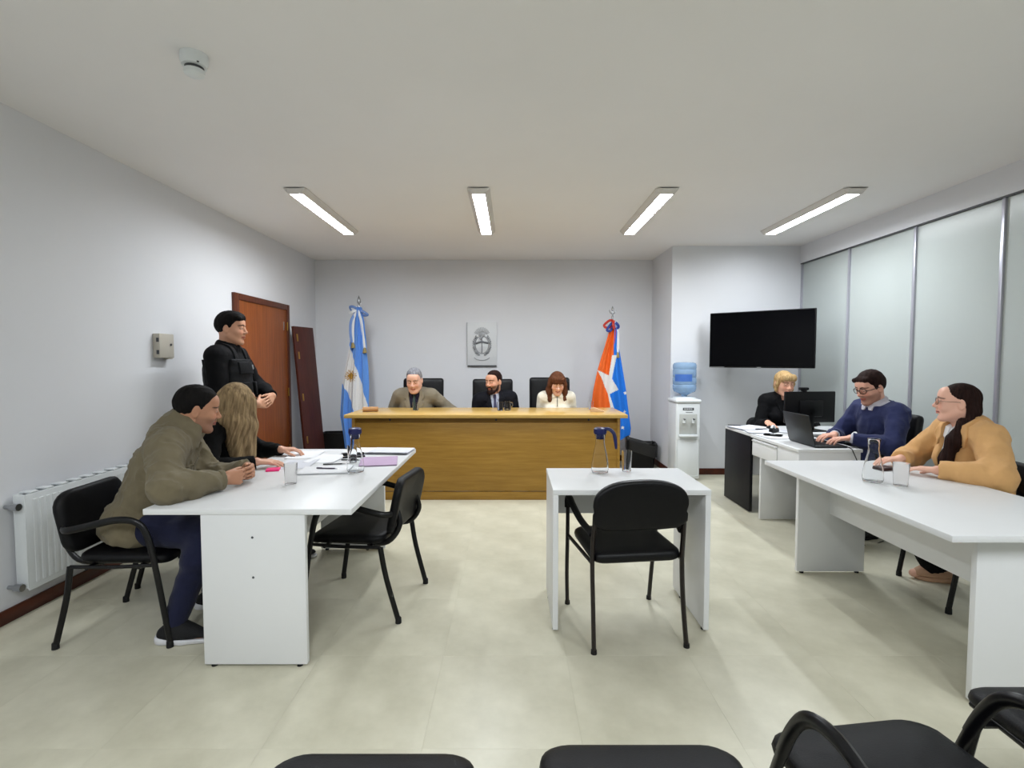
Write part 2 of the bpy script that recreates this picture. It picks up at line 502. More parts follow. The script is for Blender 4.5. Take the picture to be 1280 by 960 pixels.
# judges' bench
JB = thing('judges_bench', 'long oak veneer bench in front of the back wall', 'desk', (-.265, 5.55, 0))
W = 1.345
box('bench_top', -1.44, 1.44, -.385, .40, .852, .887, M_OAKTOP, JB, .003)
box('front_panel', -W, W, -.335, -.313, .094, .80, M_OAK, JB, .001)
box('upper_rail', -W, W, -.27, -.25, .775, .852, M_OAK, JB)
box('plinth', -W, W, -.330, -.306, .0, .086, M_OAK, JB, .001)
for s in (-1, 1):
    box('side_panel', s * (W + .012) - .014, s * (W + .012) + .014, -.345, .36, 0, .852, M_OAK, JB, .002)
for x in (-1.00, .10, 1.06):
    bm = bmesh.new(); lathe_into(bm, [(0, 0), (.011, 0), (.009, .003), (0, .003)], 12, M=Matrix.Rotation(PI / 2, 4, 'X'))
    link('screw_hole_cap', finish(bm), M_RELIEFD, JB, (x, -.27, .822))
for x in (-.45, .45):
    box('support_panel', x - .012, x + .012, -.245, .2, 0, .852, M_OAK, JB)

# clerk's desk (black end) and the laptop desk
CD = thing('clerk_desk', 'white desk with a black end panel, monitor and papers on it', 'desk', (2.75, 5.05, 0))
box('desktop', -.51, .60, -.275, .30, .725, .75, M_WHITE, CD, .002)
box('end_panel', -.51, -.482, -.272, .297, .01, .725, M_BLACKLAM, CD, .002)['label'] = 'black end panel'
box('end_panel', .572, .60, -.272, .297, .01, .725, M_BLACKLAM, CD, .002)
box('modesty_panel', -.482, .572, -.22, -.20, .35, .725, M_WHITE, CD)
LD = thing('laptop_desk', 'small white desk carrying the open laptop', 'desk', (2.50, 4.33, 0))
box('desktop', -.275, .225, -.385, .41, .725, .75, M_WHITE, LD, .002)
box('end_panel', -.265, .215, .225, .25, .01, .725, M_WHITE, LD, .001)
box('end_panel', -.265, .215, -.375, -.35, .01, .725, M_WHITE, LD, .001)
dr = box('drawer', -.272, -.25, -.05, .385, .565, .715, M_WHITE, LD, .003)
box('drawer_rail', -.279, -.27, -.05, .385, .697, .706, M_WEDGE, dr, .001)
box('apron', -.265, -.25, -.35, -.055, .565, .725, M_WHITE, LD, .001)
box('apron', .19, .205, -.35, .225, .45, .725, M_WHITE, LD, .001)

# ------------------------------------------------------------------ chairs
def pad_mesh(outline, thick, bow=0.0, edge=.6, n=1):
    """soft pad: outline in the local x,y plane, thick along z, rounded rim; bow curves it (z -= bow*x^2)."""
    bm = bmesh.new()
    c = Vector((sum(p[0] for p in outline) / len(outline), sum(p[1] for p in outline) / len(outline)))
    steps = [(0.0, .86, -.5), (.1, .94, -.44), (.25, .985, -.28), (.5, 1.0, 0), (.75, .985, .28), (.9, .94, .44), (1, .86, .5)]
    rings = []
    for (_, k, z) in steps:
        rings.append([bm.verts.new((c.x + (x - c.x) * k, c.y + (y - c.y) * k, z * thick)) for x, y in outline])
    for k, z in ((.55, .545), (.25, .56)):
        rings.append([bm.verts.new((c.x + (x - c.x) * k, c.y + (y - c.y) * k, z * thick)) for x, y in outline])
    low = [[bm.verts.new((c.x + (x - c.x) * k, c.y + (y - c.y) * k, z * thick)) for x, y in outline] for k, z in ((.25, -.52), (.55, -.51))]
    rings = low + rings
    N = len(outline)
    for A, B in zip(rings, rings[1:]):
        for j in range(N):
            bm.faces.new((A[j], A[(j + 1) % N], B[(j + 1) % N], B[j]))
    bm.faces.new(rings[0][::-1]); bm.faces.new(rings[-1])
    for v in bm.verts:
        v.co.z -= bow * v.co.x * v.co.x
    return bm

def rrect(w, h, r, n=5, taper=0.0, rt=None):
    """rounded rectangle outline centred on 0, half sizes w,h; rt radius for the upper corners; taper narrows the lower end."""
    rt = rt or r
    o = []
    for (sx, sy, rr, a) in ((1, 1, rt, 0), (-1, 1, rt, PI / 2), (-1, -1, r, PI), (1, -1, r, 1.5 * PI)):
        for i in range(n + 1):
            q = a + PI / 2 * i / n
            x, y = sx * (w - rr) + rr * math.cos(q), sy * (h - rr) + rr * math.sin(q)
            o.append((x * (1 - taper * (h - y) / (2 * h)), y))
    return o

def visitor_chair(label, x, y, rz, arms=True, group='black visitor chairs', backw=.235, backtop=.79, backy=-.245, armf=0.0, seatw=.235):
    """facing +y; black oval-tube frame with loop arms"""
    t = thing('visitor_chair', label, 'chair', (x, y, 0), rz, group)
    bm = pad_mesh(rrect(seatw, .225, .07), .052)
    for v in bm.verts:
        v.co += Vector((0, .015, .447))
        if v.co.y > .12: v.co.z -= (v.co.y - .12) * .18
    link('seat', finish(bm, 1.2), M_FABRICBLK, t)
    bm = bmesh.new(); box_into(bm, -.19, .19, -.16, .18, .405, .422, .004, 1)
    link('seat_shell', finish(bm, .6), M_PLBLK, t)
    bh = .16
    bm = pad_mesh(rrect(backw, bh, .07, rt=.09), .05, bow=.55)
    R = Matrix.Translation((0, backy, backtop - bh - .003)) @ Matrix.Rotation(math.radians(90 + 12), 4, 'X')
    # local z of the pad -> faces -y after the turn; curved round the sitter
    for v in bm.verts: v.co.z = -v.co.z
    for v in bm.verts: v.co = R @ v.co
    link('backrest', finish(bm, 1.2), M_FABRICBLK, t)
    for s in (-1, 1):
        X = s * (.262 if arms else .225)
        rear = [(X * .96, -.30, .012), (X * .98, -.235, .25), (X, -.205, .42)]
        if arms:
            front = crom([(X, .265, .012), (X, .205 + armf * .62, .40), (X, .168 + armf * .9, .57), (X, .12 + armf, .638), (X, .02 + armf * .85, .652), (X, -.12 + armf * .4, .622), (X * .97, -.225, .60), (X * .80, -.275, .60)], 5)
        else:
            front = crom([(X * .98, .245, .012), (X * .95, .20, .30), (X * .93, .17, .43)], 4)
        if arms:
            i0 = next(i for i, p in enumerate(front) if p.z > .45)
            sweep('leg', front[:i0 + 1], .011, M_TUBE, t, ry=.016, up=Vector((0, 1, 0)), sides=8)
            a = sweep('armrest', front[i0:], .013, M_TUBE, t, ry=.018, up=Vector((0, 1, 0)), sides=8)
        else:
            sweep('leg', front, .011, M_TUBE, t, ry=.016, up=Vector((0, 1, 0)), sides=8)
        sweep('leg', crom(rear, 4), .011, M_TUBE, t, ry=.016, up=Vector((0, 1, 0)), sides=8)
        sweep('side_rail', [(X, -.205, .42), (X, 0, .415), (X * .99, .195 + armf * .62, .42)], .010, M_TUBE, t, sides=8)
        sweep('back_bracket', crom([(X * .7, -.10, .412), (X * .72, -.22, .43), (X * .68, -.285, .52), (X * .62, -.262, .62)], 5), .010, M_TUBE, t, ry=.016, sides=8)
        for yy, kx in ((-.30, .96), (.262, 1)):
            bm = bmesh.new(); lathe_into(bm, [(0, 0), (.017, 0), (.016, .03), (.012, .034), (0, .034)], 10)
            link('foot_cap', finish(bm, .8), M_RUB, t, (X * kx, yy, 0))
    sweep('cross_bar', [(-.26, .12, .41), (.26, .12, .41)], .010, M_TUBE, t, sides=8)
    sweep('cross_bar', [(-.26, -.13, .41), (.26, -.13, .41)], .010, M_TUBE, t, sides=8)
    return t
visitor_chair('black visitor chair under the man in the olive jacket', -2.00, 2.765, -PI / 2 + .05)
visitor_chair('empty black visitor chair pushed to the right side of the paper strewn table', -.89, 3.04, PI / 2 - .13)
visitor_chair('black visitor chair under the woman with long blond hair', -2.10, 3.46, -PI / 2 + .1)
visitor_chair('dark blue visitor chair under the woman in the tan jacket', 2.80, 3.06, PI / 2 - .2, backtop=.83)
visitor_chair('black visitor chair under the blond clerk in the black blazer', 2.95, 5.62, PI)
visitor_chair('black armless chair at the bottom edge, left one of two seats', -.338, 1.025, 0, False, backy=-.285, seatw=.25)
visitor_chair('black armless chair at the bottom edge, right one of two seats', .318, 1.055, 0, False, backy=-.285, seatw=.25)
visitor_chair('black armchair at the bottom right with two arm loops and its seat in view', .935, 1.13, .13, backy=-.31, backtop=.79, armf=-.10)
visitor_chair('black armless chair cut off by the right edge beside the looped armchair', 1.60, 1.29, 0.0, False)

# middle chair, other model: angular left arm, curved tapering legs
MC = thing('armchair', 'black chair with angular armrests standing alone in front of the small table', 'chair', (.61, 2.745, 0), .12)
bm = pad_mesh(rrect(.235, .225, .06), .06)
for v in bm.verts:
    v.co += Vector((0, .0, .455))
link('seat', finish(bm, 1.2), M_LEATHER, MC)
ob = []
for i in range(25):                            # round-shouldered back
    a = PI * i / 24
    ob.append((.245 * math.copysign(abs(math.cos(a)) ** .75, math.cos(a)), .035 + .125 * math.sin(a) ** .8))
ob += [(-.238, .0), (-.245, -.012), (-.245, -.05), (-.235, -.065), (-.20, -.09), (-.10, -.10), (.10, -.10), (.20, -.09), (.235, -.065), (.245, -.05), (.245, -.012), (.238, .0)]
bm = pad_mesh(ob, .045, bow=.30)
R = Matrix.Translation((0, -.225, .695)) @ Matrix.Rotation(math.radians(97), 4, 'X')
for v in bm.verts:
    v.co.z = -v.co.z
    v.co = R @ v.co
link('backrest', finish(bm, 1.2), M_LEATHER, MC)
for s in (-1, 1):
    X = s * .235
    sweep('rear_leg', crom([(X * 1.02, -.262, .0), (X * 1.0, -.225, .22), (X, -.205, .42), (X, -.215, .55), (X * .98, -.235, .66)], 5), .0115, M_TUBEBR, MC, ry=.017, up=Vector((0, 1, 0)), sides=8)
    X2 = s * .265
    sweep('front_leg', crom([(X2 * .95, .262, .0), (X2 * .98, .245, .2), (X2, .21, .42), (X2, .205, .63)], 5), .0115, M_TUBEBR, MC, ry=.016, up=Vector((0, 1, 0)), sides=8)
    sweep('armrest', crom([(X2, .20, .60), (X2, .20, .645), (X2, .175, .668), (X2 * 1.0, .09, .645), (X2 * .97, -.06, .605), (X * .99, -.20, .575)], 4), .014, M_PLBLK, MC, ry=.020, up=Vector((0, 0, 1)), sides=8)
    sweep('seat_rail', [(X2 * .98, .215, .43), (X * 1.0, -.205, .43)], .010, M_TUBEBR, MC, sides=8)
    for (xx, yy) in ((X * 1.02, -.262), (X2 * .95, .262)):
        bm = bmesh.new(); lathe_into(bm, [(0, 0), (.0155, 0), (.0145, .02), (0, .022)], 10)
        link('foot_cap', finish(bm, .8), M_RUB, MC, (xx, yy, 0))
sweep('cross_bar', [(-.24, -.14, .425), (.24, -.14, .425)], .010, M_TUBEBR, MC, sides=8)

# high backed leather chairs
def office_chair(label, x, y, rz, top=1.22, w=.255, leather=M_LEATHER):
    t = thing('office_chair', label, 'chair', (x, y, 0), rz, 'high backed black office chairs')
    bm = pad_mesh(rrect(.25, .24, .07), .09)
    for v in bm.verts: v.co += Vector((0, .02, .455))
    link('seat', finish(bm, 1.2), leather, t)
    hh = (top - .50) / 2
    bm = pad_mesh(rrect(w, hh, .07, rt=.035), .075, bow=.25)
    R = Matrix.Translation((0, -.27, .50 + hh)) @ Matrix.Rotation(math.radians(97), 4, 'X')
    for v in bm.verts:
        v.co.z = -v.co.z
        v.co = R @ v.co
    link('backrest', finish(bm, 1.2), leather, t)
    bm = bmesh.new(); lathe_into(bm, [(0, .09), (.035, .09), (.03, .25), (.022, .26), (.022, .40), (0, .40)], 16)
    link('gas_column', finish(bm, .7), M_PLBLK, t)
    for k in range(5):
        a = 2 * PI * k / 5 + .3
        l = sweep('base_arm', [(.02 * math.cos(a), .02 * math.sin(a), .10), (.28 * math.cos(a), .28 * math.sin(a), .068)], .022, M_PLBLK, t, ry=.016, sides=8)
        bm = bmesh.new(); lathe_into(bm, [(0, -.022), (.028, -.022), (.028, .022), (0, .022)], 14, M=Matrix.Translation((.28 * math.cos(a), .28 * math.sin(a), .028)) @ Matrix.Rotation(a, 4, 'Z') @ Matrix.Rotation(PI / 2, 4, 'X'))
        link('caster', finish(bm, .7), M_RUB, l)
    for s in (-1, 1):
        sweep('armrest', crom([(s * .24, -.2, .42), (s * .30, -.2, .5), (s * .30, -.17, .64), (s * .30, 0, .665), (s * .30, .10, .66)], 4), .018, M_PLBLK, t, ry=.014, sides=8)
    return t
office_chair('high black office chair behind the judge in the grey jacket', -1.12, 6.16, PI, 1.215)
office_chair('high black office chair behind the bearded judge', -.245, 6.16, PI, 1.205)
office_chair('high black office chair behind the judge in the white blouse', .475, 6.16, PI, 1.225)
office_chair('black office chair behind the man in the blue sweater', 3.06, 4.42, PI / 2, .99, .23)

# ------------------------------------------------------------------ wall screen
TV = thing('wall_screen', 'large black flat screen on a swivel arm, switched off', 'television', (2.83, 5.86, 1.675), -.67)
box('bezel', -.555, .555, -.022, .022, -.325, .325, M_PLBLK, TV, .006)
box('screen', -.545, .545, -.0235, -.021, -.308, .316, M_SCREEN, TV)
box('lower_trim', -.545, -.38, -.0245, -.022, -.321, -.314, M_STEEL, TV)
box('logo_badge', -.022, .022, -.0255, -.022, -.331, -.316, M_STEEL, TV, .001)
box('mount_plate', -.2, .2, .022, .05, -.2, .2, M_PLBLK, TV, .004)
_m = TV.matrix_basis if False else Matrix.Translation(TV.location) @ Matrix.Rotation(-.67, 4, 'Z')
_i = _m.inverted()
sweep('mount_arm', [(0, .05, 0), _i @ Vector((2.72, 6.15, 1.675)), _i @ Vector((2.85, 6.385, 1.675))], .025, M_PLBLK, TV, sides=8)
_c = _i @ Vector((2.85, 6.375, 1.675))
box('wall_bracket', -.07, .07, -.012, .012, -.15, .15, M_PLBLK, TV, .003, M=Matrix.Translation(_c) @ Matrix.Rotation(.67, 4, 'Z'))

# ------------------------------------------------------------------ water dispenser
WD = thing('water_dispenser', 'white standing water dispenser with two taps beside the wall corner', 'dispenser', (2.09, 6.20, 0))
box('body', -.145, .145, -.155, .16, .02, .93, M_DISP, WD, .018, 3)
box('top_cover', -.155, .155, -.17, .165, .93, .975, M_DISP, WD, .02, 3)
rc = box('tap_recess', -.105, .105, -.1585, -.15, .56, .80, M_DISPGR, WD, .006)
box('drip_tray', -.11, .11, -.20, -.155, .53, .556, M_DISP, WD, .006)
for s in (-1, 1):
    tp = link('tap', None, None, WD)
    bpy.data.objects.remove(tp)
    bm = bmesh.new()
    lathe_into(bm, [(0, -.02), (.016, -.02), (.014, .03), (0, .032)], 12)
    for v in bm.verts: v.co += Vector((s * .055, -.175, .715))
    tp = link('tap', finish(bm, .8), M_DISP, WD)
    box('lever', s * .055 - .011, s * .055 + .011, -.205, -.165, .737, .748, M_RELIEFD, tp, .002)
box('name_plate', -.065, .065, -.1575, -.155, .845, .875, M_RELIEFD, WD, .002)
for k in range(6):
    box('name_plate_mark', -.05 + k * .017, -.04 + k * .017, -.159, -.157, .853, .867, M_DISP, WD)
box('small_plate', -.03, .05, -.1575, -.155, .818, .828, M_RELIEF, WD, .001)
box('lower_door', -.128, .128, -.160, -.15, .06, .50, M_DISP, WD, .012)
lathe('bottle_collar', [(0, .97), (.14, .97), (.13, .99), (.09, 1.0), (0, 1.0)], M_DISP, WD)
JG = thing('water_bottle', 'large pale blue water bottle on top of the dispenser', 'bottle', (2.09, 6.20, .985))
pf = [(0, .0), (.03, .002), (.035, .03), (.07, .05), (.125, .075), (.138, .11), (.138, .15), (.132, .16), (.138, .17), (.138, .235), (.132, .245), (.138, .255), (.138, .335), (.132, .345), (.138, .355), (.138, .395), (.125, .42), (.10, .428), (0, .43)]
lathe('bottle_shell', pf, M_JUG, JG, 32)
bm = bmesh.new()
n = 14
A = [bm.verts.new((.1395 * math.cos(a), .1395 * math.sin(a), .20)) for a in (math.radians(180 + 20 + 90 * i / n) for i in range(n + 1))]
B = [bm.verts.new((v.co.x, v.co.y, .285)) for v in A]
for i in range(n): bm.faces.new((A[i], A[i + 1], B[i + 1], B[i]))
link('label_band', finish(bm, 3.2), M_JUGLAB, JG)

# ------------------------------------------------------------------ bins behind
def bin_(label, x, y, w, d, h, rz, bag=True):
    t = thing('waste_bin', label, 'bin', (x, y, 0), rz)
    bm = bmesh.new()
    def rr(k, z): return [bm.verts.new((px * k, py * k, z)) for px, py in rrect(w, d, .04)]
    R = [rr(.84, 0), rr(.86, .01), rr(.99, h - .03), rr(1.03, h - .03), rr(1.05, h), rr(1.0, h), rr(.96, h - .02), rr(.80, .03)]
    N = len(R[0])
    for A, B in zip(R, R[1:]):
        for j in range(N): bm.faces.new((A[j], A[(j + 1) % N], B[(j + 1) % N], B[j]))
    bm.faces.new(R[0][::-1]); bm.faces.new(R[-1])
    link('body', finish(bm, .7), M_PLBLK, t)
    if bag:
        bm = bmesh.new()
        ol = rrect(w, d, .04, 8)
        N = len(ol)
        R = []
        for k, z, a in ((1.06, h - .14, .012), (1.075, h - .08, .01), (1.08, h + .01, .012), (1.0, h + .03, .02), (.9, h - .01, .01), (.84, h - .12, .0)):
            R.append([bm.verts.new((px * (k + a * math.sin(j * 2.1 + z * 30)), py * (k + a * math.cos(j * 1.7)), z + a * 1.2 * math.sin(j * 1.3) + .05 * (-px / w) * (k > .95))) for j, (px, py) in enumerate(ol)])
        for A, B in zip(R, R[1:]):
            for j in range(N): bm.faces.new((A[j], A[(j + 1) % N], B[(j + 1) % N], B[j]))
        link('bin_liner', finish(bm, 1.0), mat('bin_liner_film', (20, 20, 22), .3, bump=.4, bscale=40), t)
    return t
bin_('black lined waste bin in the corner beside the orange and blue flag', 1.74, 6.86, .19, .13, .33, -.15)
bin_('black bin standing behind the far end of the paper strewn table', -2.40, 6.93, .16, .12, .46, .1, False)
# ------------------------------------------------------------------ implicit surfaces -> one continuous mesh
V3 = lambda *a: np.array(a, dtype=np.float64)
def nrm(v):
    v = np.asarray(v, float); return v / (np.linalg.norm(v) + 1e-12)

class Field:
    """smooth union / subtraction of tapered capsules and ellipsoids, sampled on a rectilinear grid"""
    def __init__(s): s.ops = []
    def cap(s, a, b, ra, rb=None, k=.02, sub=False, flat=None, fl=None):
        s.ops.append(('c', V3(*a), V3(*b), ra, ra if rb is None else rb, k, sub, flat, fl)); return s
    def ell(s, c, r, Rm=None, k=.02, sub=False):
        s.ops.append(('e', V3(*c), V3(*r), np.eye(3) if Rm is None else np.asarray(Rm), k, sub)); return s
    def chain(s, pts, rs, k=.01):
        for i in range(len(pts) - 1): s.cap(pts[i], pts[i + 1], rs[i], rs[i + 1], k)
        return s
    def fn(s, f): s.ops.append(('f', f)); return s
    def bounds(s, pad=.03):
        lo, hi = V3(9, 9, 9), V3(-9, -9, -9)
        for o in s.ops:
            if o[0] == 'c' and not o[6]:
                r = max(o[3], o[4]); lo = np.minimum(lo, np.minimum(o[1], o[2]) - r); hi = np.maximum(hi, np.maximum(o[1], o[2]) + r)
            if o[0] == 'e' and not o[5]:
                ext = np.sqrt(((o[3] * o[2][None, :]) ** 2).sum(1)); lo = np.minimum(lo, o[1] - ext); hi = np.maximum(hi, o[1] + ext)
        return lo - pad, hi + pad
    def eval(s, ax, big=.08):
        xs, ys, zs = ax
        d = np.full((len(xs), len(ys), len(zs)), big, np.float32)
        for o in s.ops:
            if o[0] == 'f':
                d = o[1](xs[:, None, None], ys[None, :, None], zs[None, None, :], d); continue
            k = o[5] if o[0] == 'c' else o[4]
            if o[0] == 'c':
                r = max(o[3], o[4]); lo = np.minimum(o[1], o[2]) - r; hi = np.maximum(o[1], o[2]) + r
            else:
                ext = np.sqrt(((o[3] * o[2][None, :]) ** 2).sum(1)); lo = o[1] - ext; hi = o[1] + ext
            pad = k + .03
            sl = tuple(slice(max(0, np.searchsorted(a, lo[i] - pad) - 1), np.searchsorted(a, hi[i] + pad) + 1) for i, a in enumerate(ax))
            X = xs[sl[0]][:, None, None].astype(np.float32); Y = ys[sl[1]][None, :, None].astype(np.float32); Z = zs[sl[2]][None, None, :].astype(np.float32)
            if X.size == 0 or Y.size == 0 or Z.size == 0: continue
            if o[0] == 'c':
                a, b, ra, rb = o[1:5]
                ba = b - a; L2 = float(ba @ ba) + 1e-12
                px, py, pz = X - a[0], Y - a[1], Z - a[2]
                h = np.clip((px * ba[0] + py * ba[1] + pz * ba[2]) / L2, 0, 1)
                q = np.sqrt((px - h * ba[0]) ** 2 + (py - h * ba[1]) ** 2 + (pz - h * ba[2]) ** 2)
                if o[8] is not None:      # flattened section: squash along the axis o[8][0] by o[8][1]
                    n, f = o[8]
                    t = (px - h * ba[0]) * n[0] + (py - h * ba[1]) * n[1] + (pz - h * ba[2]) * n[2]
                    q = np.sqrt(np.maximum(q * q - t * t, 0) + (t / f) ** 2) 
                    dp = (q - (ra + (rb - ra) * h)) * (f if f < 1 else 1)
                else:
                    dp = q - (ra + (rb - ra) * h)
                if o[7]:
                    u = nrm(ba)
                    dp = np.maximum(dp, (X - b[0]) * u[0] + (Y - b[1]) * u[1] + (Z - b[2]) * u[2])
                sub = o[6]
            else:
                c, r, Rm = o[1:4]
                px, py, pz = X - c[0], Y - c[1], Z - c[2]
                q = [(px * Rm[0, i] + py * Rm[1, i] + pz * Rm[2, i]) / r[i] for i in range(3)]
                k0 = np.sqrt(q[0] ** 2 + q[1] ** 2 + q[2] ** 2)
                k1 = np.sqrt((q[0] / r[0]) ** 2 + (q[1] / r[1]) ** 2 + (q[2] / r[2]) ** 2) + 1e-9
                dp = k0 * (k0 - 1) / k1
                sub = o[5]
            D = d[sl]
            if sub:
                dp = -dp
                h = np.maximum(k - np.abs(D - dp), 0) / max(k, 1e-6)
                d[sl] = np.maximum(D, dp) + h * h * k * .25
            else:
                h = np.maximum(k - np.abs(D - dp), 0) / max(k, 1e-6)
                d[sl] = np.minimum(D, dp) - h * h * k * .25
        return d

def axis_steps(lo, hi, step, fine=()):
    """grid coordinates from lo to hi: step apart, finer inside the intervals fine = [(a, b, s)]"""
    out = [lo]; x = lo
    while x < hi:
        s = step
        for a, b, f in fine:
            if a - f <= x <= b: s = min(s, f)
            elif x < a and x + s > a: s = min(s, max(a - x, f))
        x += s; out.append(x)
    return np.array(out)

_CN = [(i, j, k) for i in (0, 1) for j in (0, 1) for k in (0, 1)]
_ED = [(a, b) for a in range(8) for b in range(a + 1, 8) if sum(abs(_CN[a][t] - _CN[b][t]) for t in range(3)) == 1]
def nets(d, ax):
    xs, ys, zs = ax
    s = d < 0
    c = [s[i:s.shape[0] - 1 + i, j:s.shape[1] - 1 + j, k:s.shape[2] - 1 + k] for i, j, k in _CN]
    al = c[0].copy(); an = c[0].copy()
    for q in c[1:]: al &= q; an |= q
    act = an & ~al
    I, J, K = np.nonzero(act)
    vid = np.full(act.shape, -1, np.int32); vid[I, J, K] = np.arange(len(I))
    vals = np.stack([d[I + i, J + j, K + k] for i, j, k in _CN], 1)
    P = np.stack([np.stack([xs[I + i], ys[J + j], zs[K + k]], 1) for i, j, k in _CN], 1)
    acc = np.zeros((len(I), 3)); cnt = np.zeros(len(I))
    for a, b in _ED:
        va, vb = vals[:, a], vals[:, b]
        m = (va < 0) != (vb < 0)
        t = np.where(m, va / np.where(m, va - vb, 1), 0)
        acc += (P[:, a] + (P[:, b] - P[:, a]) * t[:, None]) * m[:, None]; cnt += m
    verts = acc / cnt[:, None]
    faces = []
    for A in range(3):
        B, C = (A + 1) % 3, (A + 2) % 3
        sh = list(s.shape); sh[A] -= 1
        lo = [slice(None)] * 3; hi = [slice(None)] * 3
        lo[A] = slice(0, -1); hi[A] = slice(1, None)
        lo[B] = hi[B] = slice(1, -1); lo[C] = hi[C] = slice(1, -1)
        s0, s1 = s[tuple(lo)], s[tuple(hi)]
        ch = np.nonzero(s0 != s1)
        ix = [ch[0], ch[1], ch[2]]
        ix[B] = ix[B] + 1; ix[C] = ix[C] + 1
        def at(db, dc):
            q = list(ix); q[B] = q[B] - db; q[C] = q[C] - dc
            return vid[q[0], q[1], q[2]]
        Q = np.stack([at(1, 1), at(0, 1), at(0, 0), at(1, 0)], 1)
        inside = s0[ch]
        Q[~inside] = Q[~inside][:, ::-1]
        faces.append(Q)
    F = np.concatenate(faces)
    F = F[(F >= 0).all(1)]
    return verts, F

def np_mesh(verts, faces, name='mesh'):
    me = bpy.data.meshes.new(name)
    me.vertices.add(len(verts)); me.vertices.foreach_set('co', verts.astype(np.float32).ravel())
    n = len(faces)
    me.loops.add(n * 4); me.loops.foreach_set('vertex_index', faces.astype(np.int32).ravel())
    me.polygons.add(n)
    me.polygons.foreach_set('loop_start', np.arange(0, n * 4, 4, dtype=np.int32))
    me.polygons.foreach_set('use_smooth', np.ones(n, bool))
    me.update(calc_edges=True)
    return me

def relax(v, f, it=1, w=.5):
    for _ in range(it):
        acc = np.zeros_like(v); cnt = np.zeros(len(v))
        for a in range(4):
            b = (a + 1) % 4
            for p, q in ((a, b), (b, a)):
                np.add.at(acc, f[:, p], v[f[:, q]]); np.add.at(cnt, f[:, p], 1)
        v = v * (1 - w) + w * acc / np.maximum(cnt, 1)[:, None]
    return v

def biggest(v, f):
    """drop loose crumbs: keep the largest connected island"""
    lab = np.arange(len(v))
    while True:
        m = lab[f].min(1)
        new = lab.copy()
        for a in range(4): np.minimum.at(new, f[:, a], m)
        new = new[new]
        if (new == lab).all(): break
        lab = new
    u, c = np.unique(lab[f[:, 0]], return_counts=True)
    keep = lab[f[:, 0]] == u[c.argmax()]
    f = f[keep]
    used = np.unique(f); mp = np.full(len(v), -1); mp[used] = np.arange(len(used))
    return v[used], mp[f]

def surf(name, F, m, parent, step=.008, fine=None, lo=None, hi=None, smooth=0, one=True):
    l, h = F.bounds()
    if lo is not None: l = np.maximum(l, lo)
    if hi is not None: h = np.minimum(h, hi)
    fine = fine or [(), (), ()]
    ax = [axis_steps(l[i], h[i], step, fine[i]) for i in range(3)]
    d = F.eval(ax)
    d[0], d[-1], d[:, 0], d[:, -1], d[:, :, 0], d[:, :, -1] = (np.maximum(q, 1e-3) for q in (d[0], d[-1], d[:, 0], d[:, -1], d[:, :, 0], d[:, :, -1]))
    v, f = nets(d, ax)
    if len(f) == 0:
        print('EMPTY', name); return None
    if one: v, f = biggest(v, f)
    if smooth: v = relax(v, f, smooth)
    me = np_mesh(v, f)
    o = link(name, me, m, parent)
    return o

def wob(X, Y, Z, f, seed=0, st=(1, 1, 1)):
    """cheap band-limited noise"""
    r = np.random.RandomState(seed)
    out = 0
    for i in range(5):
        w = r.normal(size=3) * f * st; p = r.uniform(0, 6.28, 4)
        q = r.normal(size=3) * f * .6 * st
        out = out + np.sin(w[0] * X + w[1] * Y + w[2] * Z + p[0] + 1.3 * np.sin(q[0] * X + q[1] * Y + q[2] * Z + p[1]))
    return out / 5

# ------------------------------------------------------------------ people
def ik(a, b, l1, l2, pole):
    a, b = V3(*a), V3(*b)
    v = b - a; D = np.linalg.norm(v)
    if D > (l1 + l2) * .999:
        k = D / (l1 + l2) * 1.002; l1 *= k; l2 *= k
    u = v / D
    x = (l1 * l1 - l2 * l2 + D * D) / (2 * D)
    h = math.sqrt(max(l1 * l1 - x * x, 1e-6))
    p = V3(*pole); p = nrm(p - u * (p @ u))
    return a + u * x + p * h

def rot3(yaw=0, pitch=0, roll=0):
    """yaw to the person's left, pitch down positive, roll to the right; head frame columns = right, forward, up"""
    return np.array((Matrix.Rotation(yaw, 3, 'Z') @ Matrix.Rotation(-pitch, 3, 'X') @ Matrix.Rotation(roll, 3, 'Y')))

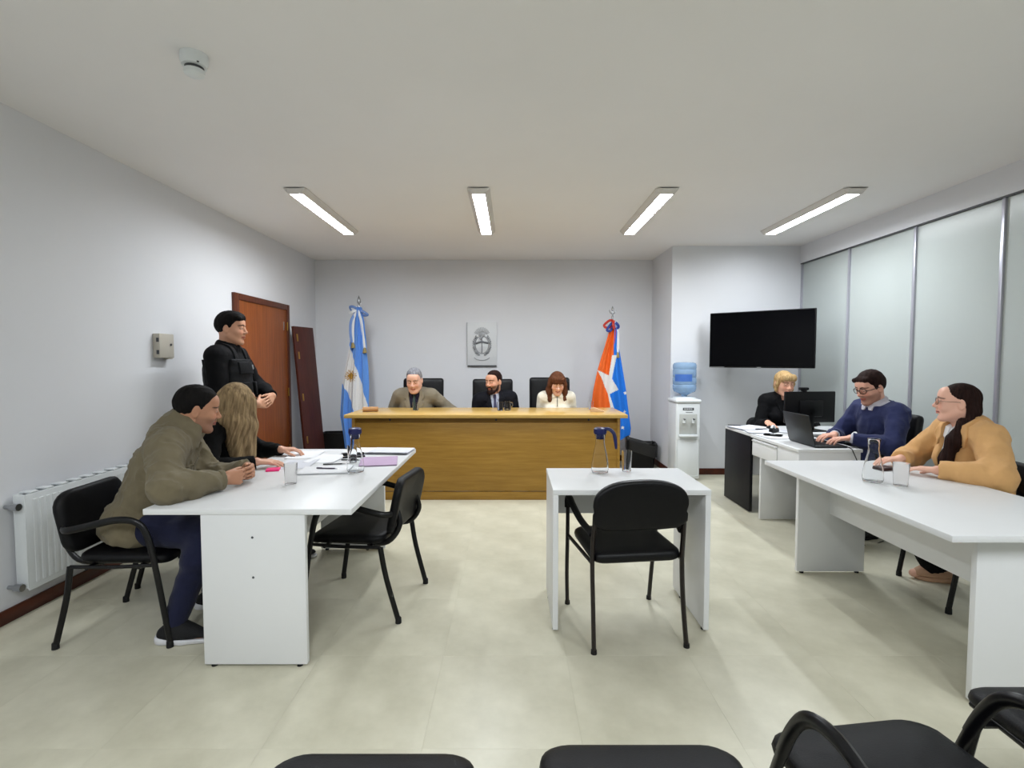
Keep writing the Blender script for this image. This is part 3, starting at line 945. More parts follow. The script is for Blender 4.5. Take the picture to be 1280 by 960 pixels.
def hand_prims(F, wr, d, n, side, curl=.5, spread=.10, thumb=.6, s=1.0, curls=None, tk=None):
    """wr wrist, d along the hand, n out of the palm; side +1 right hand, -1 left"""
    d = nrm(d); n = nrm(V3(*n) - d * (V3(*n) @ d))
    t = np.cross(d, n) * side              # towards the thumb
    t = nrm(t)
    kn = [(.030, .086), (.010, .090), (-.010, .086), (-.029, .078)]     # across, along
    ln = [(.040, .024, .020), (.045, .028, .021), (.041, .026, .020), (.032, .020, .018)]
    rr = [.0088, .0090, .0086, .0076]
    for i in range(4):
        a = V3(*wr) + (d * .012 + t * kn[i][0] * .55) * s
        b = V3(*wr) + (d * kn[i][1] + t * kn[i][0]) * s
        F.cap(a, b, .0135 * s, .0115 * s, .012)
    F.cap(V3(*wr) + d * .02 * s + t * .018 * s + n * .006 * s, V3(*wr) + d * .05 * s + t * .03 * s + n * .006 * s, .015 * s, .012 * s, .012)
    for i in range(4):
        p = V3(*wr) + (d * kn[i][1] + t * kn[i][0]) * s
        a = spread * (1.5 - i) / 1.5
        q = nrm(d * math.cos(a) + t * math.sin(a))
        c = curl if curls is None else curls[i]
        ang = 0
        for j in range(3):
            ang += c * (.8, 1.0, .7)[j]
            e = p + (q * math.cos(ang) + n * math.sin(ang)) * ln[i][j] * s
            r0 = rr[i] * (1, .95, .88)[j] * s; r1 = rr[i] * (.95, .88, .74)[j] * s
            F.cap(p, e, r0, r1, .003)
            p = e
    p = V3(*wr) + (d * .022 + t * .026 + n * .006) * s
    q = nrm(d * math.cos(thumb) + t * math.sin(thumb) + n * .35)
    e = p + q * .042 * s
    F.cap(p, e, .0125 * s, .0105 * s, .010)
    q2 = nrm(q + d * .35 + n * (.15 if tk is None else tk))
    e2 = e + q2 * .03 * s
    F.cap(e, e2, .0100 * s, .0092 * s, .003)
    q3 = nrm(q2 + d * .25)
    F.cap(e2, e2 + q3 * .022 * s, .0092 * s, .0070 * s, .003)

SKINATTR = 'skin_tint'
def skin_mat(name, rough=.48):
    if name in MATS: return MATS[name]
    m = mat(name, (200, 160, 130), rough, spec=.35, attr=SKINATTR, bump=.05, bscale=120)
    b = m.node_tree.nodes['Principled BSDF']
    b.inputs['Subsurface Weight'].default_value = .0
    return m

class Body:
    pass

def make_body(P):
    """joints of a person in the local frame: +y the way the seat faces, +x the person's right, z up from the floor"""
    B = Body(); B.P = P
    s = P.get('s', 1.0); B.s = s
    lean, tw, side = P.get('lean', .05), P.get('twist', 0.0), P.get('side', 0.0)
    seated = P.get('seated', True)
    B.pel = V3(*P.get('pel', (0, 0, .565) if seated else (0, 0, .96)))
    T = rot3(tw, lean, side)
    B.R, B.F, B.U = T[:, 0], T[:, 1], T[:, 2]; B.T = T
    w = P.get('w', 1.0); B.w = w
    B.neck = B.pel + B.U * .485 * s + B.F * P.get('hunch', 0.0)
    B.chest = B.pel + B.U * .30 * s + B.F * .01
    sh = P.get('sh', .178) * w * s
    B.sh = {q: B.pel + B.U * (.432 + P.get('shrug', 0)) * s + B.R * sh * q + B.F * P.get('shf', .0) for q in (1, -1)}
    hy, hp, hr = P.get('head', (0, .1, 0))
    B.HR = rot3(hy, hp, hr)
    B.hs = s * P.get('hs', 1.0)
    ho = V3(*P.get('hoff', (0, .035, .155))) * s
    B.hc = B.neck + ho
    B.wr, B.el, B.hd, B.hn = {}, {}, {}, {}
    for q, key in ((1, 'ra'), (-1, 'la')):
        A = P[key]
        B.wr[q] = V3(*A['w'])
        B.el[q] = ik(B.sh[q], B.wr[q], .30 * s, .265 * s, A.get('pole', (q * .6, -.6, -.6)))
        B.hd[q] = nrm(A.get('d', B.wr[q] - B.el[q])); B.hn[q] = A.get('n', (0, 0, -1))
    L = P.get('legs', {})
    for q, key in ((1, 'r'), (-1, 'l')):
        pass
    if seated:
        B.hip = {q: B.pel + V3(q * .092 * w, .03, -.015) for q in (1, -1)}
        B.kn = {q: V3(*L.get(('k', q), (q * .13, .455 * s, .53))) for q in (1, -1)}
        B.an = {q: V3(*L.get(('a', q), (q * .13, .50 * s, .09))) for q in (1, -1)}
    else:
        B.hip = {q: B.pel + V3(q * .09 * w, 0, -.04) for q in (1, -1)}
        B.kn = {q: V3(*L.get(('k', q), (q * .11, .03, .50 * s))) for q in (1, -1)}
        B.an = {q: V3(*L.get(('a', q), (q * .13, -.01, .09))) for q in (1, -1)}
    B.toe = {}
    for q in (1, -1):
        ang = L.get(('t', q), q * -.15)
        B.toe[q] = V3(math.sin(-ang) , math.cos(ang), 0)
    return B

def H(B, x, y, z):
    """head-local point to the person's frame"""
    return B.hc + B.HR @ (V3(x, y, z) * B.hs)

def head_prims(F, B):
    s = B.hs; R = B.HR; P = B.P
    fw = P.get('facew', 1.0); jw = P.get('jaw', 1.0)
    E = lambda c, r, k=.02, sub=False, rm=None: F.ell(H(B, *c), V3(*r) * s, R if rm is None else R @ rm, k * s, sub)
    C = lambda a, b, ra, rb=None, k=.012, sub=False: F.cap(H(B, *a), H(B, *b), ra * s, (ra if rb is None else rb) * s, k * s, sub)
    E((0, -.014, .036), (.074, .096, .086), .01)
    E((0, .026, -.005), (.064 * fw, .066, .088), .03)
    E((0, .030, -.052), (.054 * jw, .056, .066), .03)
    for q in (1, -1):
        C((q * .054 * jw, -.004, -.052), (q * .022 * jw, .066, -.098), .016, .016, .03)
        E((q * .036, .064, -.024), (.026, .024, .026), .025)
    E((0, .076, -.101), (.024, .019, .017), .02)
    C((-.036, .081, .033), (.036, .081, .033), .0125, None, .02)
    E((0, .068, .062), (.055, .03, .035), .03)
    for q in (1, -1):
        E((q * .0325, .1005, .012), (.0165, .013, .0125), .014, True)
        E((q * .0325, .0775, .012), (.0150, .0135, .0130), .004)
        ld = P.get('lid', -.0040)
        C((q * .047, .0835, .0135 + ld * .6), (q * .0325, .0935, .0205 + ld), .0042, .0050, .006)
        C((q * .0325, .0935, .0205 + ld), (q * .019, .0885, .0150 + ld * .6), .0050, .004, .006)
        if ld < -.003: E((q * .0325, .0842, .0195 + ld), (.0150, .0118, .0060), .003)
        C((q * .046, .0830, .0060), (q * .021, .0885, .0055), .0040, None, .008)
    nl = P.get('nose', 1.0)
    C((0, .090, .024), (0, .112 * (1 + .06 * (nl - 1)), -.018), .0075, .0105, .014)
    E((0, .113 + .01 * (nl - 1), -.023), (.0115, .0115, .0100), .008)
    for q in (1, -1):
        E((q * .0125, .101, -.027), (.0085, .0105, .0080), .008)
    C((0, .098, -.034), (0, .097, -.046), .006, .007, .012)
    C((-.021, .0880, -.0565), (0, .0985, -.0525), .0050, .0066, .006)
    C((.021, .0880, -.0565), (0, .0985, -.0525), .0050, .0066, .006)
    C((-.018, .0875, -.0635), (0, .0965, -.0650), .0050, .0072, .006)
    C((.018, .0875, -.0635), (0, .0965, -.0650), .0050, .0072, .006)
    C((-.024, .0940, -.0592), (0, .1065, -.0588), .0024, .0022, .003, True)
    C((.024, .0940, -.0592), (0, .1065, -.0588), .0024, .0022, .003, True)
    for q in (1, -1):
        rm = np.array(Matrix.Rotation(q * .32, 3, 'Z') @ Matrix.Rotation(-.18, 3, 'X'))
        E((q * .0765, -.012, .000), (.0085, .0205, .0325), .006, False, rm)
        E((q * .0760, -.010, -.022), (.0080, .0120, .0130), .006)
        E((q * .0870, -.006, .004), (.0065, .0110, .0180), .005, True, rm)
    nr = P.get('neckr', .054)
    b0 = B.neck - B.U * .05 * B.s
    F.cap(b0, H(B, 0, -.028, -.045), (nr + .006) * B.s, nr * s, .03)
    if P.get('doublechin'):
        E((0, .03, -.10), (.042, .045, .024), .03)

def torso_prims(F, B, e=0.0, k=.05):
    s, w, R, Fw, U, T, P = B.s, B.w, B.R, B.F, B.U, B.T, B.P
    be = P.get('belly', 0.0)
    F.ell(B.pel + V3(0, 0, .0), V3(.172 * w + e, .125 + be * .5 + e, .118 + e) * s, T, k)
    F.ell(B.pel + U * .15 * s + Fw * be * .7, V3(.150 * w + be * .6 + e, .108 + be + e, .15 + e) * s, T, k)
    F.ell(B.pel + U * .31 * s, V3(.160 * w + e, .114 + be * .4 + e, .165 + e) * s, T, k)
    a, b = B.sh[1], B.sh[-1]
    F.cap(a * .86 + b * .14, b * .86 + a * .14, .066 * s + e, .066 * s + e, k)
    for q in (1, -1):
        F.cap(B.neck - U * .005 * s, B.sh[q] * .85 + B.neck * .15, .044 * s + e, .050 * s + e, k)
    if P.get('bust'):
        for q in (1, -1):
            F.ell(B.pel + U * .285 * s + Fw * (.085 + be * .3) + R * q * .072, V3(.062 + e, .058 + e, .062 + e) * s, T, k * .8)

def arm_prims(F, B, q, e=0.0, cut=None, k=.03, ecuff=None):
    s = B.s; w = B.P.get('armw', 1.0)
    sh, el, wr = B.sh[q], B.el[q], B.wr[q]
    F.cap(sh, el, .056 * s * w + e, .043 * s * w + e, k)
    mid = el + (wr - el) * .35
    F.cap(el, mid, .043 * s * w + e, .041 * s * w + e, k)
    if cut is None:
        F.cap(mid, wr, .041 * s * w + e, .027 * s + e, k)
    else:
        end = el + (wr - el) * cut
        F.cap(mid, end, .041 * s * w + e, .029 * s + (e if ecuff is None else ecuff), k, flat=True)

def leg_prims(F, B, q, e=0.0, k=.035, cut=False):
    s = B.s; w = B.P.get('legw', 1.0)
    F.cap(B.hip[q], B.kn[q], .086 * s * w + e, .060 * s * w + e, k)
    c = B.kn[q] + (B.an[q] - B.kn[q]) * .3 + V3(0, -.012, 0)
    F.cap(B.kn[q], c, .058 * s * w + e, .056 * s * w + e, k)
    F.cap(c, B.an[q], .056 * s * w + e, .038 * s + e, k, flat=cut)

def eye_obj(B, q, col, parent, bm=None):
    bm = bmesh.new()
    bmesh.ops.create_uvsphere(bm, u_segments=14, v_segments=14, radius=.0128 * B.hs)
    me = bpy.data.meshes.new('eye')
    for f in bm.faces:
        z = f.calc_center_median().normalized().z
        f.material_index = 2 if z > .965 else 1 if z > .86 else 0
    bm.to_mesh(me); bm.free()
    for p in me.polygons: p.use_smooth = True
    o = link('eye', me, [mat('eye_white', (225, 220, 214), .2), mat('iris_' + col, {'brown': (58, 34, 20), 'hazel': (92, 76, 50)}[col], .2), mat('pupil', (6, 6, 6), .1)], parent)
    gz = B.P.get('gaze', (0, 0))
    M = Matrix(B.HR.tolist()) @ Matrix.Rotation(gz[0], 3, 'Z') @ Matrix.Rotation(-PI / 2 - gz[1], 3, 'X')
    o.matrix_local = Matrix.Translation(H(B, q * .0325, .0830, .0115)) @ M.to_4x4()
    return o

def make_person(label, loc, rz, P, group=None):
    B = make_body(P)
    F = Field()
    torso_prims(F, B, -.004)
    for q in (1, -1):
        arm_prims(F, B, q, 0)
        leg_prims(F, B, q, -.004)
        F.cap(B.an[q] + V3(0, 0, -.02), B.an[q] + B.toe[q] * .13 + V3(0, 0, -.055), .036, .026, .03)
    head_prims(F, B)
    for q, key in ((1, 'ra'), (-1, 'la')):
        A = P[key]
        hand_prims(F, B.wr[q], B.hd[q], B.hn[q], q, A.get('curl', .35), A.get('spread', .12), A.get('thumb', .6), B.s * 1.0, A.get('curls'), A.get('tk'))
    fh = P.get('fine', .0034)
    lo, hi = B.hc - .125 * B.hs, B.hc + .135 * B.hs
    fine = [[(lo[i], hi[i], fh)] for i in range(3)]
    if P.get('finehands', True):
        for q in (1, -1):
            c = B.wr[q] + B.hd[q] * .09
            for i in range(3): fine[i].append((c[i] - .095, c[i] + .095, .0038))
    l, h = F.bounds(.02)
    ax = [axis_steps(l[i], h[i], .011, fine[i]) for i in range(3)]
    d = F.eval(ax)
    v, f = nets(d, ax)
    v, f = biggest(v, f)
    me = np_mesh(v, f)
    # skin tint: a property of the skin itself (lips, brows, stubble, cheeks), plus painted shade in the mouth slit
    hl = (v - B.hc) @ B.HR / B.hs
    base = np.array(lin(P.get('skin', (206, 160, 132))))
    col = np.tile(base, (len(v), 1))
    def paint(mask, rgb, a=1.0):
        m = np.clip(mask, 0, 1)[:, None] * a
        col[:] = col * (1 - m) + np.array(lin(rgb)) * m
    sm = lambda d_, r: 1 - np.clip((d_ - r * .6) / (r * .8), 0, 1)
    def dl(p, a, b):
        a, b = np.array(a), np.array(b); ba = b - a
        t = np.clip(((p - a) @ ba) / (ba @ ba), 0, 1)
        return np.linalg.norm(p - a - t[:, None] * ba, axis=1)
    red = np.array(P.get('skin', (206, 160, 132))) * np.array((1.0, .80, .76))
    fr = (hl[:, 1] > .04) & (np.abs(hl[:, 0]) < .09) & (np.abs(hl[:, 2]) < .16)
    A_ = hl.copy(); A_[:, 0] = np.abs(A_[:, 0])
    for c, r in (((.04, .085, -.022), .02), ((0, .12, -.024), .012)):
        paint(sm(np.linalg.norm(A_ - c, axis=1), r) * fr, red, .35)
    if P.get('stubble'):
        m = fr * np.clip((-.026 - hl[:, 2]) / .012, 0, 1) * np.clip((.12 + hl[:, 2] + .0) / .01, 0, 1)
        m = np.maximum(m, (hl[:, 1] > -.005) * (np.abs(hl[:, 0]) > .04) * (hl[:, 2] < -.02) * (hl[:, 2] > -.125) * (np.abs(hl[:, 0]) < .085) * (hl[:, 1] < .06) * np.clip((-.02 - hl[:, 2]) / .02, 0, 1))
        paint(m, P['stubble'][0], P['stubble'][1])
    lip = P.get('lips', tuple(np.array(P.get('skin', (206, 160, 132))) * np.array((.86, .58, .56))))
    for zz in (-.0535, -.064):
        paint(sm(dl(A_, (0, .100, zz), (.020, .090, -.0585)), .0065) * fr, lip, .85)
    paint(sm(dl(A_, (0, .102, -.0588), (.023, .090, -.0592)), .0030) * fr, (90, 40, 36), .8)  # shade of the slit between the lips, painted on
    br = P.get('brow', (40, 28, 22))
    F2 = A_ * np.array((1, 0, 1))                       # seen from the front
    bz = P.get('browz', 0)
    paint(np.maximum(sm(dl(F2, (.012, 0, .0315 + bz), (.034, 0, .0370 + bz)), .0050), sm(dl(F2, (.034, 0, .0370 + bz), (.054, 0, .0300 + bz)), .0038)) * fr, br, P.get('browa', .9))
    paint(sm(dl(A_, (.021, .092, .0165), (.046, .085, .0150)), .0040) * fr, (50, 34, 30), .6)
    at = me.color_attributes.new(SKINATTR, 'FLOAT_COLOR', 'POINT')
    at.data.foreach_set('color', np.concatenate([col, np.ones((len(v), 1))], 1).astype(np.float32).ravel())
    o = link('person', me, skin_mat('skin'))
    o.location = loc; o.rotation_euler = (0, 0, rz)
    tag(o, label, 'person', group)
    for q in (1, -1): eye_obj(B, q, P.get('eyes', 'brown'), o)
    B.o = o
    return B

# ---- clothing
def cloth_noise(F, amp, seed, f=38, st=(1, 1, 1)):
    def g(X, Y, Z, d):
        r = 1 - 2.6 * np.abs(wob(X, Y, Z, f * .62, seed + 9, st))          # creases
        return d + (amp * .8 * wob(X, Y, Z, f, seed, st) - amp * 1.0 * r * np.abs(r) + amp * .35 * wob(X, Y, Z, f * 2.2, seed + 5, st)).astype(np.float32)
    F.fn(g)

def plane_cut(F, p, n):
    """keep the side against n"""
    p, n = V3(*p), nrm(n)
    F.fn(lambda X, Y, Z, d: np.maximum(d, ((X - p[0]) * n[0] + (Y - p[1]) * n[1] + (Z - p[2]) * n[2]).astype(np.float32)))

def top_field(B, e=.016, cut=.96, hem=-.12, seed=1, amp=.003, neck=.02, ecuff=None, collar=0, k=.05, hips=.012, extra=None):
    F = Field()
    torso_prims(F, B, e, k)
    for q in (1, -1): arm_prims(F, B, q, e, cut, .035, ecuff)
    if hem < -.02:
        F.ell(B.pel + V3(0, .02, -.03), V3(.178 * B.w + e + hips, .14 + e + hips + B.P.get('belly', 0) * .5, .12 + e), None, .05)
    if collar:
        F.cap(B.neck - B.U * .03, B.neck + B.U * collar + B.F * .02, .070 * B.s + .006, .066 * B.s + .004, .02, flat=True)
    if extra: extra(F)
    if amp: cloth_noise(F, amp, seed)
    plane_cut(F, B.pel + B.U * hem, -B.U + B.F * .15)
    if not collar:
        plane_cut_near(F, B, neck)
    else:
        pass
    return F

def plane_cut_near(F, B, up):
    """neckline: remove what lies above a tilted plane close to the neck"""
    p = B.neck + B.U * up; n = nrm(B.U - B.F * -.35)
    c = B.neck
    def f(X, Y, Z, d):
        pl = (X - p[0]) * n[0] + (Y - p[1]) * n[1] + (Z - p[2]) * n[2]
        return np.maximum(d, pl.astype(np.float32))
    F.fn(f)

def chest_coords(B, X, Y, Z):
    dx, dy, dz = X - B.neck[0], Y - B.neck[1], Z - B.neck[2]
    g = lambda v: dx * v[0] + dy * v[1] + dz * v[2]
    return g(B.R), g(B.F), g(B.U)          # across (person's right), forward, up from the neck base

def poly_mask(pts):
    """signed distance (negative inside) to a polygon in the (across, up) plane of the chest"""
    pts = np.array(pts, float)
    def f(u, w):
        d = np.full(np.broadcast(u, w).shape, 9.0); ins = np.zeros(d.shape, bool)
        n = len(pts)
        for i in range(n):
            a, b = pts[i], pts[(i + 1) % n]
            e = b - a
            t = np.clip(((u - a[0]) * e[0] + (w - a[1]) * e[1]) / (e @ e), 0, 1)
            d = np.minimum(d, np.sqrt((u - a[0] - t * e[0]) ** 2 + (w - a[1] - t * e[1]) ** 2))
            c = ((a[1] > w) != (b[1] > w)) & (u < (b[0] - a[0]) * (w - a[1]) / ((b[1] - a[1]) if abs(b[1] - a[1]) > 1e-9 else 1e-9) + a[0])
            ins ^= c
        return np.where(ins, -d, d)
    return f

def patch(name, B, make, pts, m, off=.006, front=True, step=.004, mirror=False, smooth=0, parent=None, thick=.02):
    """a conformal piece of cloth: the garment's own surface grown by off, cut to an outline on the chest"""
    outs = []
    for sgn in ((1, -1) if mirror else (1,)):
        F = make()
        mk = poly_mask([(u * sgn, w) for u, w in pts])
        def f(X, Y, Z, d):
            a, fw, up = chest_coords(B, X, Y, Z)
            mm = mk(a, up)
            d2 = np.maximum(d - off, -(d + thick))
            return np.maximum(np.maximum(d2, mm), -fw - .02 if front else fw - .0).astype(np.float32)
        F.fn(f)
        us = [p[0] * sgn for p in pts]; ws = [p[1] for p in pts]
        cor = np.array([B.neck + B.R * u + B.U * w + B.F * fwd for u in (min(us), max(us)) for w in (min(ws), max(ws)) for fwd in ((-.03, .25) if front else (-.22, .03))])
        outs.append(surf(name, F, m, parent or B.o, step, None, cor.min(0) - .02, cor.max(0) + .02, smooth))
    return outs

def open_front(F, B, pts, depth=.5):
    """cut an opening with this outline through the front of a garment"""
    mk = poly_mask(pts)
    def f(X, Y, Z, d):
        a, fw, up = chest_coords(B, X, Y, Z)
        m = np.maximum(mk(a, up), -(fw + .0))
        return np.maximum(d, -m).astype(np.float32)
    F.fn(f)

def trousers(B, m, e=.012, seed=3, amp=.003, name='trousers', step=.011):
    F = Field()
    F.ell(B.pel + V3(0, 0, -.01), V3(.176 * B.w + e, .13 + e + B.P.get('belly', 0) * .5, .118 + e), B.T, .05)
    plane_cut(F, B.pel + B.U * .10, B.U)
    for q in (1, -1): leg_prims(F, B, q, e, .035, True)
    cloth_noise(F, amp, seed)
    return surf(name, F, m, B.o, step)

def shoes(B, m, sole=None, L=.17, heel=0.0):
    for q in (1, -1):
        F = Field(); t = B.toe[q]; a = B.an[q].copy(); r = V3(t[1], -t[0], 0)
        g = V3(a[0], a[1], 0)
        F.cap(a + V3(0, 0, .0), a + V3(0, 0, -.04), .043, .045, .03)
        F.cap(g + t * -.045 + V3(0, 0, .045), g + t * .06 + V3(0, 0, .045), .038, .042, .03)
        F.cap(g + t * .05 + V3(0, 0, .040), g + t * L + V3(0, 0, .030), .042, .028, .03)
        F.cap(a + t * .02 + V3(0, 0, -.01), g + t * .10 + V3(0, 0, .045), .04, .03, .03)
        plane_cut(F, g + V3(0, 0, .030), (0, 0, -1)); plane_cut(F, a + V3(0, 0, .015), (0, 0, 1))
        so = surf('shoe', F, m, B.o, .006)
        F = Field()
        F.cap(g + t * -.05 + V3(0, 0, .022), g + t * .05 + V3(0, 0, .022), .044, .046, .02)
        F.cap(g + t * .05 + V3(0, 0, .02), g + t * (L + .002) + V3(0, 0, .02), .046, .034, .02)
        plane_cut(F, (0, 0, .001), (0, 0, -1)); plane_cut(F, g + t * .02 + V3(0, 0, .032), V3(0, 0, 1) + t * .07)
        surf('sole', F, sole or m, so, .006)

# ---- hair
def hairline(knots):
    ys = [k[0] for k in knots]; zs = [k[1] for k in knots]
    return lambda y: np.interp(y, ys, zs)

def hair_cap(B, name, m, prims, line, groove=.0018, gf=260, seed=2, step=.0036, extra=None, window=None, long=False, temple=0.0):
    """hair over the skull: prims in head space, cut at the hairline z = line(y)"""
    F = Field()
    for p in prims:
        if p[0] == 'e': F.ell(H(B, *p[1]), V3(*p[2]) * B.hs, B.HR, p[3])
        elif p[0] == 'f': F.cap(H(B, *p[1]), H(B, *p[2]), p[3] * B.hs, p[4] * B.hs, p[5], fl=(B.HR @ nrm(p[6]), p[7]))
        else: F.cap(H(B, *p[1]), H(B, *p[2]), p[3] * B.hs, p[4] * B.hs, p[5])
    def f(X, Y, Z, d):
        dx, dy, dz = X - B.hc[0], Y - B.hc[1], Z - B.hc[2]
        R = B.HR
        u = (dx * R[0, 0] + dy * R[1, 0] + dz * R[2, 0]) / B.hs
        v = (dx * R[0, 1] + dy * R[1, 1] + dz * R[2, 1]) / B.hs
        w = (dx * R[0, 2] + dy * R[1, 2] + dz * R[2, 2]) / B.hs
        ph = np.arctan2(u, -v - .005)
        if long: g = groove * (np.sin(34 * ph + 2.2 * np.sin(7 * w + seed)) + .6 * np.sin(57 * ph + 3 * np.sin(9 * w))) * np.clip((.12 - w) / .05, 0, 1)
        else: g = groove * .5 * np.sin(gf * (u * .9 + .35 * v) + 2 * np.sin(18 * w + 9 * v))
        d = d + g + groove * .5 * wob(u, v, w, 70, seed) + (0 if long else .0016 * wob(u, v, w, 330, seed + 1))
        if line is not None:
            ln = line(v) + temple * u * u * np.clip((v - .015) / .02, 0, 1)
            d = d + .0042 * B.hs * np.clip(1 - (w - ln) / .024, 0, 1)          # thins out towards the hairline
            cut = (ln - w) * .8 + .002 * wob(u, v, w, 180, seed + 3)
            d = np.maximum(d, cut * B.hs)
        if window is not None:
            wn = window(u, v, w)
            d = np.maximum(d + .003 * B.hs * np.clip(1 - wn / .015, 0, 1), -wn * B.hs)
        return d.astype(np.float32)
    if extra: extra(F)
    F.fn(f)
    return surf(name, F, m, B.o, step)

def strand_mat(name, dark, light, rough=.75, sc=(70, 70, 4)):
    return mat(name, dark, rough, spec=.15, col2=light, vscale=1.0, stretch=sc, bump=.3, bscale=2.6)

def glasses(B, m, label='dark rimmed glasses', w=.026, h=.019, th=.0019, rnd_=.9):
    e = bpy.data.objects.new('glasses', None); COL.objects.link(e); e.parent = B.o; e['label'] = label
    for q in (1, -1):
        pts = []
        for i in range(22):
            a = 2 * PI * i / 22
            ca, sa = math.copysign(abs(math.cos(a)) ** rnd_, math.cos(a)), math.copysign(abs(math.sin(a)) ** rnd_, math.sin(a))
            x = q * .0335 + w * ca
            pts.append(Vector(H(B, x, .108 - 1.6 * (abs(x) - .01) ** 2 * 3, .008 + h * sa)))
        sweep('rim', pts, th * B.hs, m, e, sides=6, closed=True)
        bm = bmesh.new(); bm.faces.new([bm.verts.new(p) for p in pts])
        link('lens', finish(bm), mat('spectacle_glass', (250, 250, 250), .0, trans=1.0, ior=1.02), e)
        sweep('temple', [Vector(H(B, q * .0600, .099, .012)), Vector(H(B, q * .078, .075, .012)), Vector(H(B, q * .0800, .0, .012)), Vector(H(B, q * .0775, -.022, .0))], th * B.hs, m, e, sides=6)
    sweep('bridge', [Vector(H(B, -.009, .1085, .011)), Vector(H(B, 0, .112, .014)), Vector(H(B, .009, .1085, .011))], th * B.hs, m, e, sides=6)
    return e
# ------------------------------------------------------------------ cloth and hair materials
def cloth(name, rgb, rough=.85, bump=.25, bs=45, var=.06, sheen=.1): return mat(name, rgb, rough, spec=.2, var=var, vscale=9, bump=bump, bscale=bs, sheen=sheen)
C_OLIVE = cloth('olive_jacket_cloth', (112, 103, 82), .8, .35, 30)
C_JEAN = cloth('navy_denim', (28, 31, 56), .85, .3, 200)
C_BLACK = cloth('black_cloth', (8, 8, 11), .85, sheen=0)
C_BLKKNIT = cloth('black_knit', (8, 8, 9), .9, .4, 150, sheen=0)
C_VEST = cloth('black_vest_nylon', (11, 12, 15), .65, .35, 80, sheen=0)
C_GREYJ = cloth('grey_brown_suit_cloth', (122, 114, 98), .85, .3, 60)
C_NAVYSH = cloth('dark_navy_shirt_cloth', (26, 24, 44), .8)
C_GRTIE = cloth('dark_green_tie_silk', (44, 58, 52), .5)
C_SUIT = cloth('black_navy_suit_cloth', (14, 15, 23), .8, sheen=0)
C_LTSH = cloth('pale_blue_shirt_cloth', (196, 204, 226), .8)
C_TIE = cloth('slate_blue_tie_silk', (62, 62, 88), .5)
C_CREAM = cloth('cream_blouse_cloth', (224, 218, 202), .8)
C_BLUESW = cloth('navy_blue_sweater_knit', (38, 44, 80), .9, .4, 160)
C_PALESH = cloth('pale_grey_shirt_cloth', (196, 194, 204), .8)
C_TAN = cloth('tan_jacket_cloth', (208, 162, 108), .85, .3, 45)
C_WHITESH = cloth('white_blouse_cloth', (228, 228, 230), .8)
C_GREYTR = cloth('charcoal_trouser_cloth', (36, 36, 40), .85)
M_SHOE = mat('black_shoe_knit', (14, 14, 17), .8, bump=.3, bscale=150)
M_SHOEL = mat('black_shoe_leather', (16, 14, 14), .35, var=.1)
M_SOLEW = mat('white_rubber_sole', (214, 214, 218), .6, var=.03)
M_SHOETAN = mat('tan_shoe_leather', (186, 146, 116), .5, var=.06)
H_BLACK = strand_mat('black_hair', (10, 9, 10), (22, 19, 18))
H_DKBR = strand_mat('dark_brown_hair', (24, 14, 12), (46, 28, 24))
H_BROWN = strand_mat('brown_hair', (62, 36, 24), (108, 66, 44))
H_BLOND = strand_mat('dark_blond_hair', (96, 78, 56), (170, 146, 110), sc=(42, 42, 2.5))
H_LBLOND = strand_mat('light_blond_hair', (146, 114, 74), (204, 174, 126))
H_GREY = strand_mat('grey_hair', (92, 92, 98), (158, 158, 164))
M_GLFRAME = mat('dark_spectacle_frame', (22, 16, 16), .3)
M_GLFRAME2 = mat('thin_metal_spectacle_frame', (96, 80, 74), .3, metal=.6)

def to_local(loc, rz):
    c, s = math.cos(-rz), math.sin(-rz)
    def f(x, y, z): return V3((x - loc[0]) * c - (y - loc[1]) * s, (x - loc[0]) * s + (y - loc[1]) * c, z)
    return f
def dir_local(rz):
    c, s = math.cos(-rz), math.sin(-rz)
    return lambda x, y, z: V3(x * c - y * s, x * s + y * c, z)

MALE = hairline([(-.14, -.045), (-.085, -.056), (-.045, -.045), (-.030, -.01), (-.020, .028), (-.002, .026), (.006, -.010), (.020, -.012), (.030, .032), (.05, .056), (.075, .070), (.1, .078)])
def short_hair(B, m, top=.0, sidez=.0, fringe=None, line=MALE, seed=2, temple=0.0):
    pr = [('e', (0, -.016, .040), (.0790 + sidez, .1010 + sidez, .0895 + top * .4), .01), ('e', (0, -.004, .075 + top * .5), (.064, .088, .056 + top * .5), .03)]
    if fringe: pr += fringe
    return hair_cap(B, 'hair', m, pr, line, seed=seed, temple=temple)

def collar_ring(B, r=.03, R0=.072, up=.03, m=None, a0=-2.2, a1=2.2, tilt=.02):
    """points round the neck, open at the front"""
    pts = []
    for i in range(13):
        a = -PI / 2 + a0 + (a1 - a0) * i / 12
        pts.append(B.neck + B.R * R0 * math.cos(a) + B.F * (R0 * 1.05 * math.sin(a) + .012) + B.U * (up - tilt * math.sin(a)))
    return pts

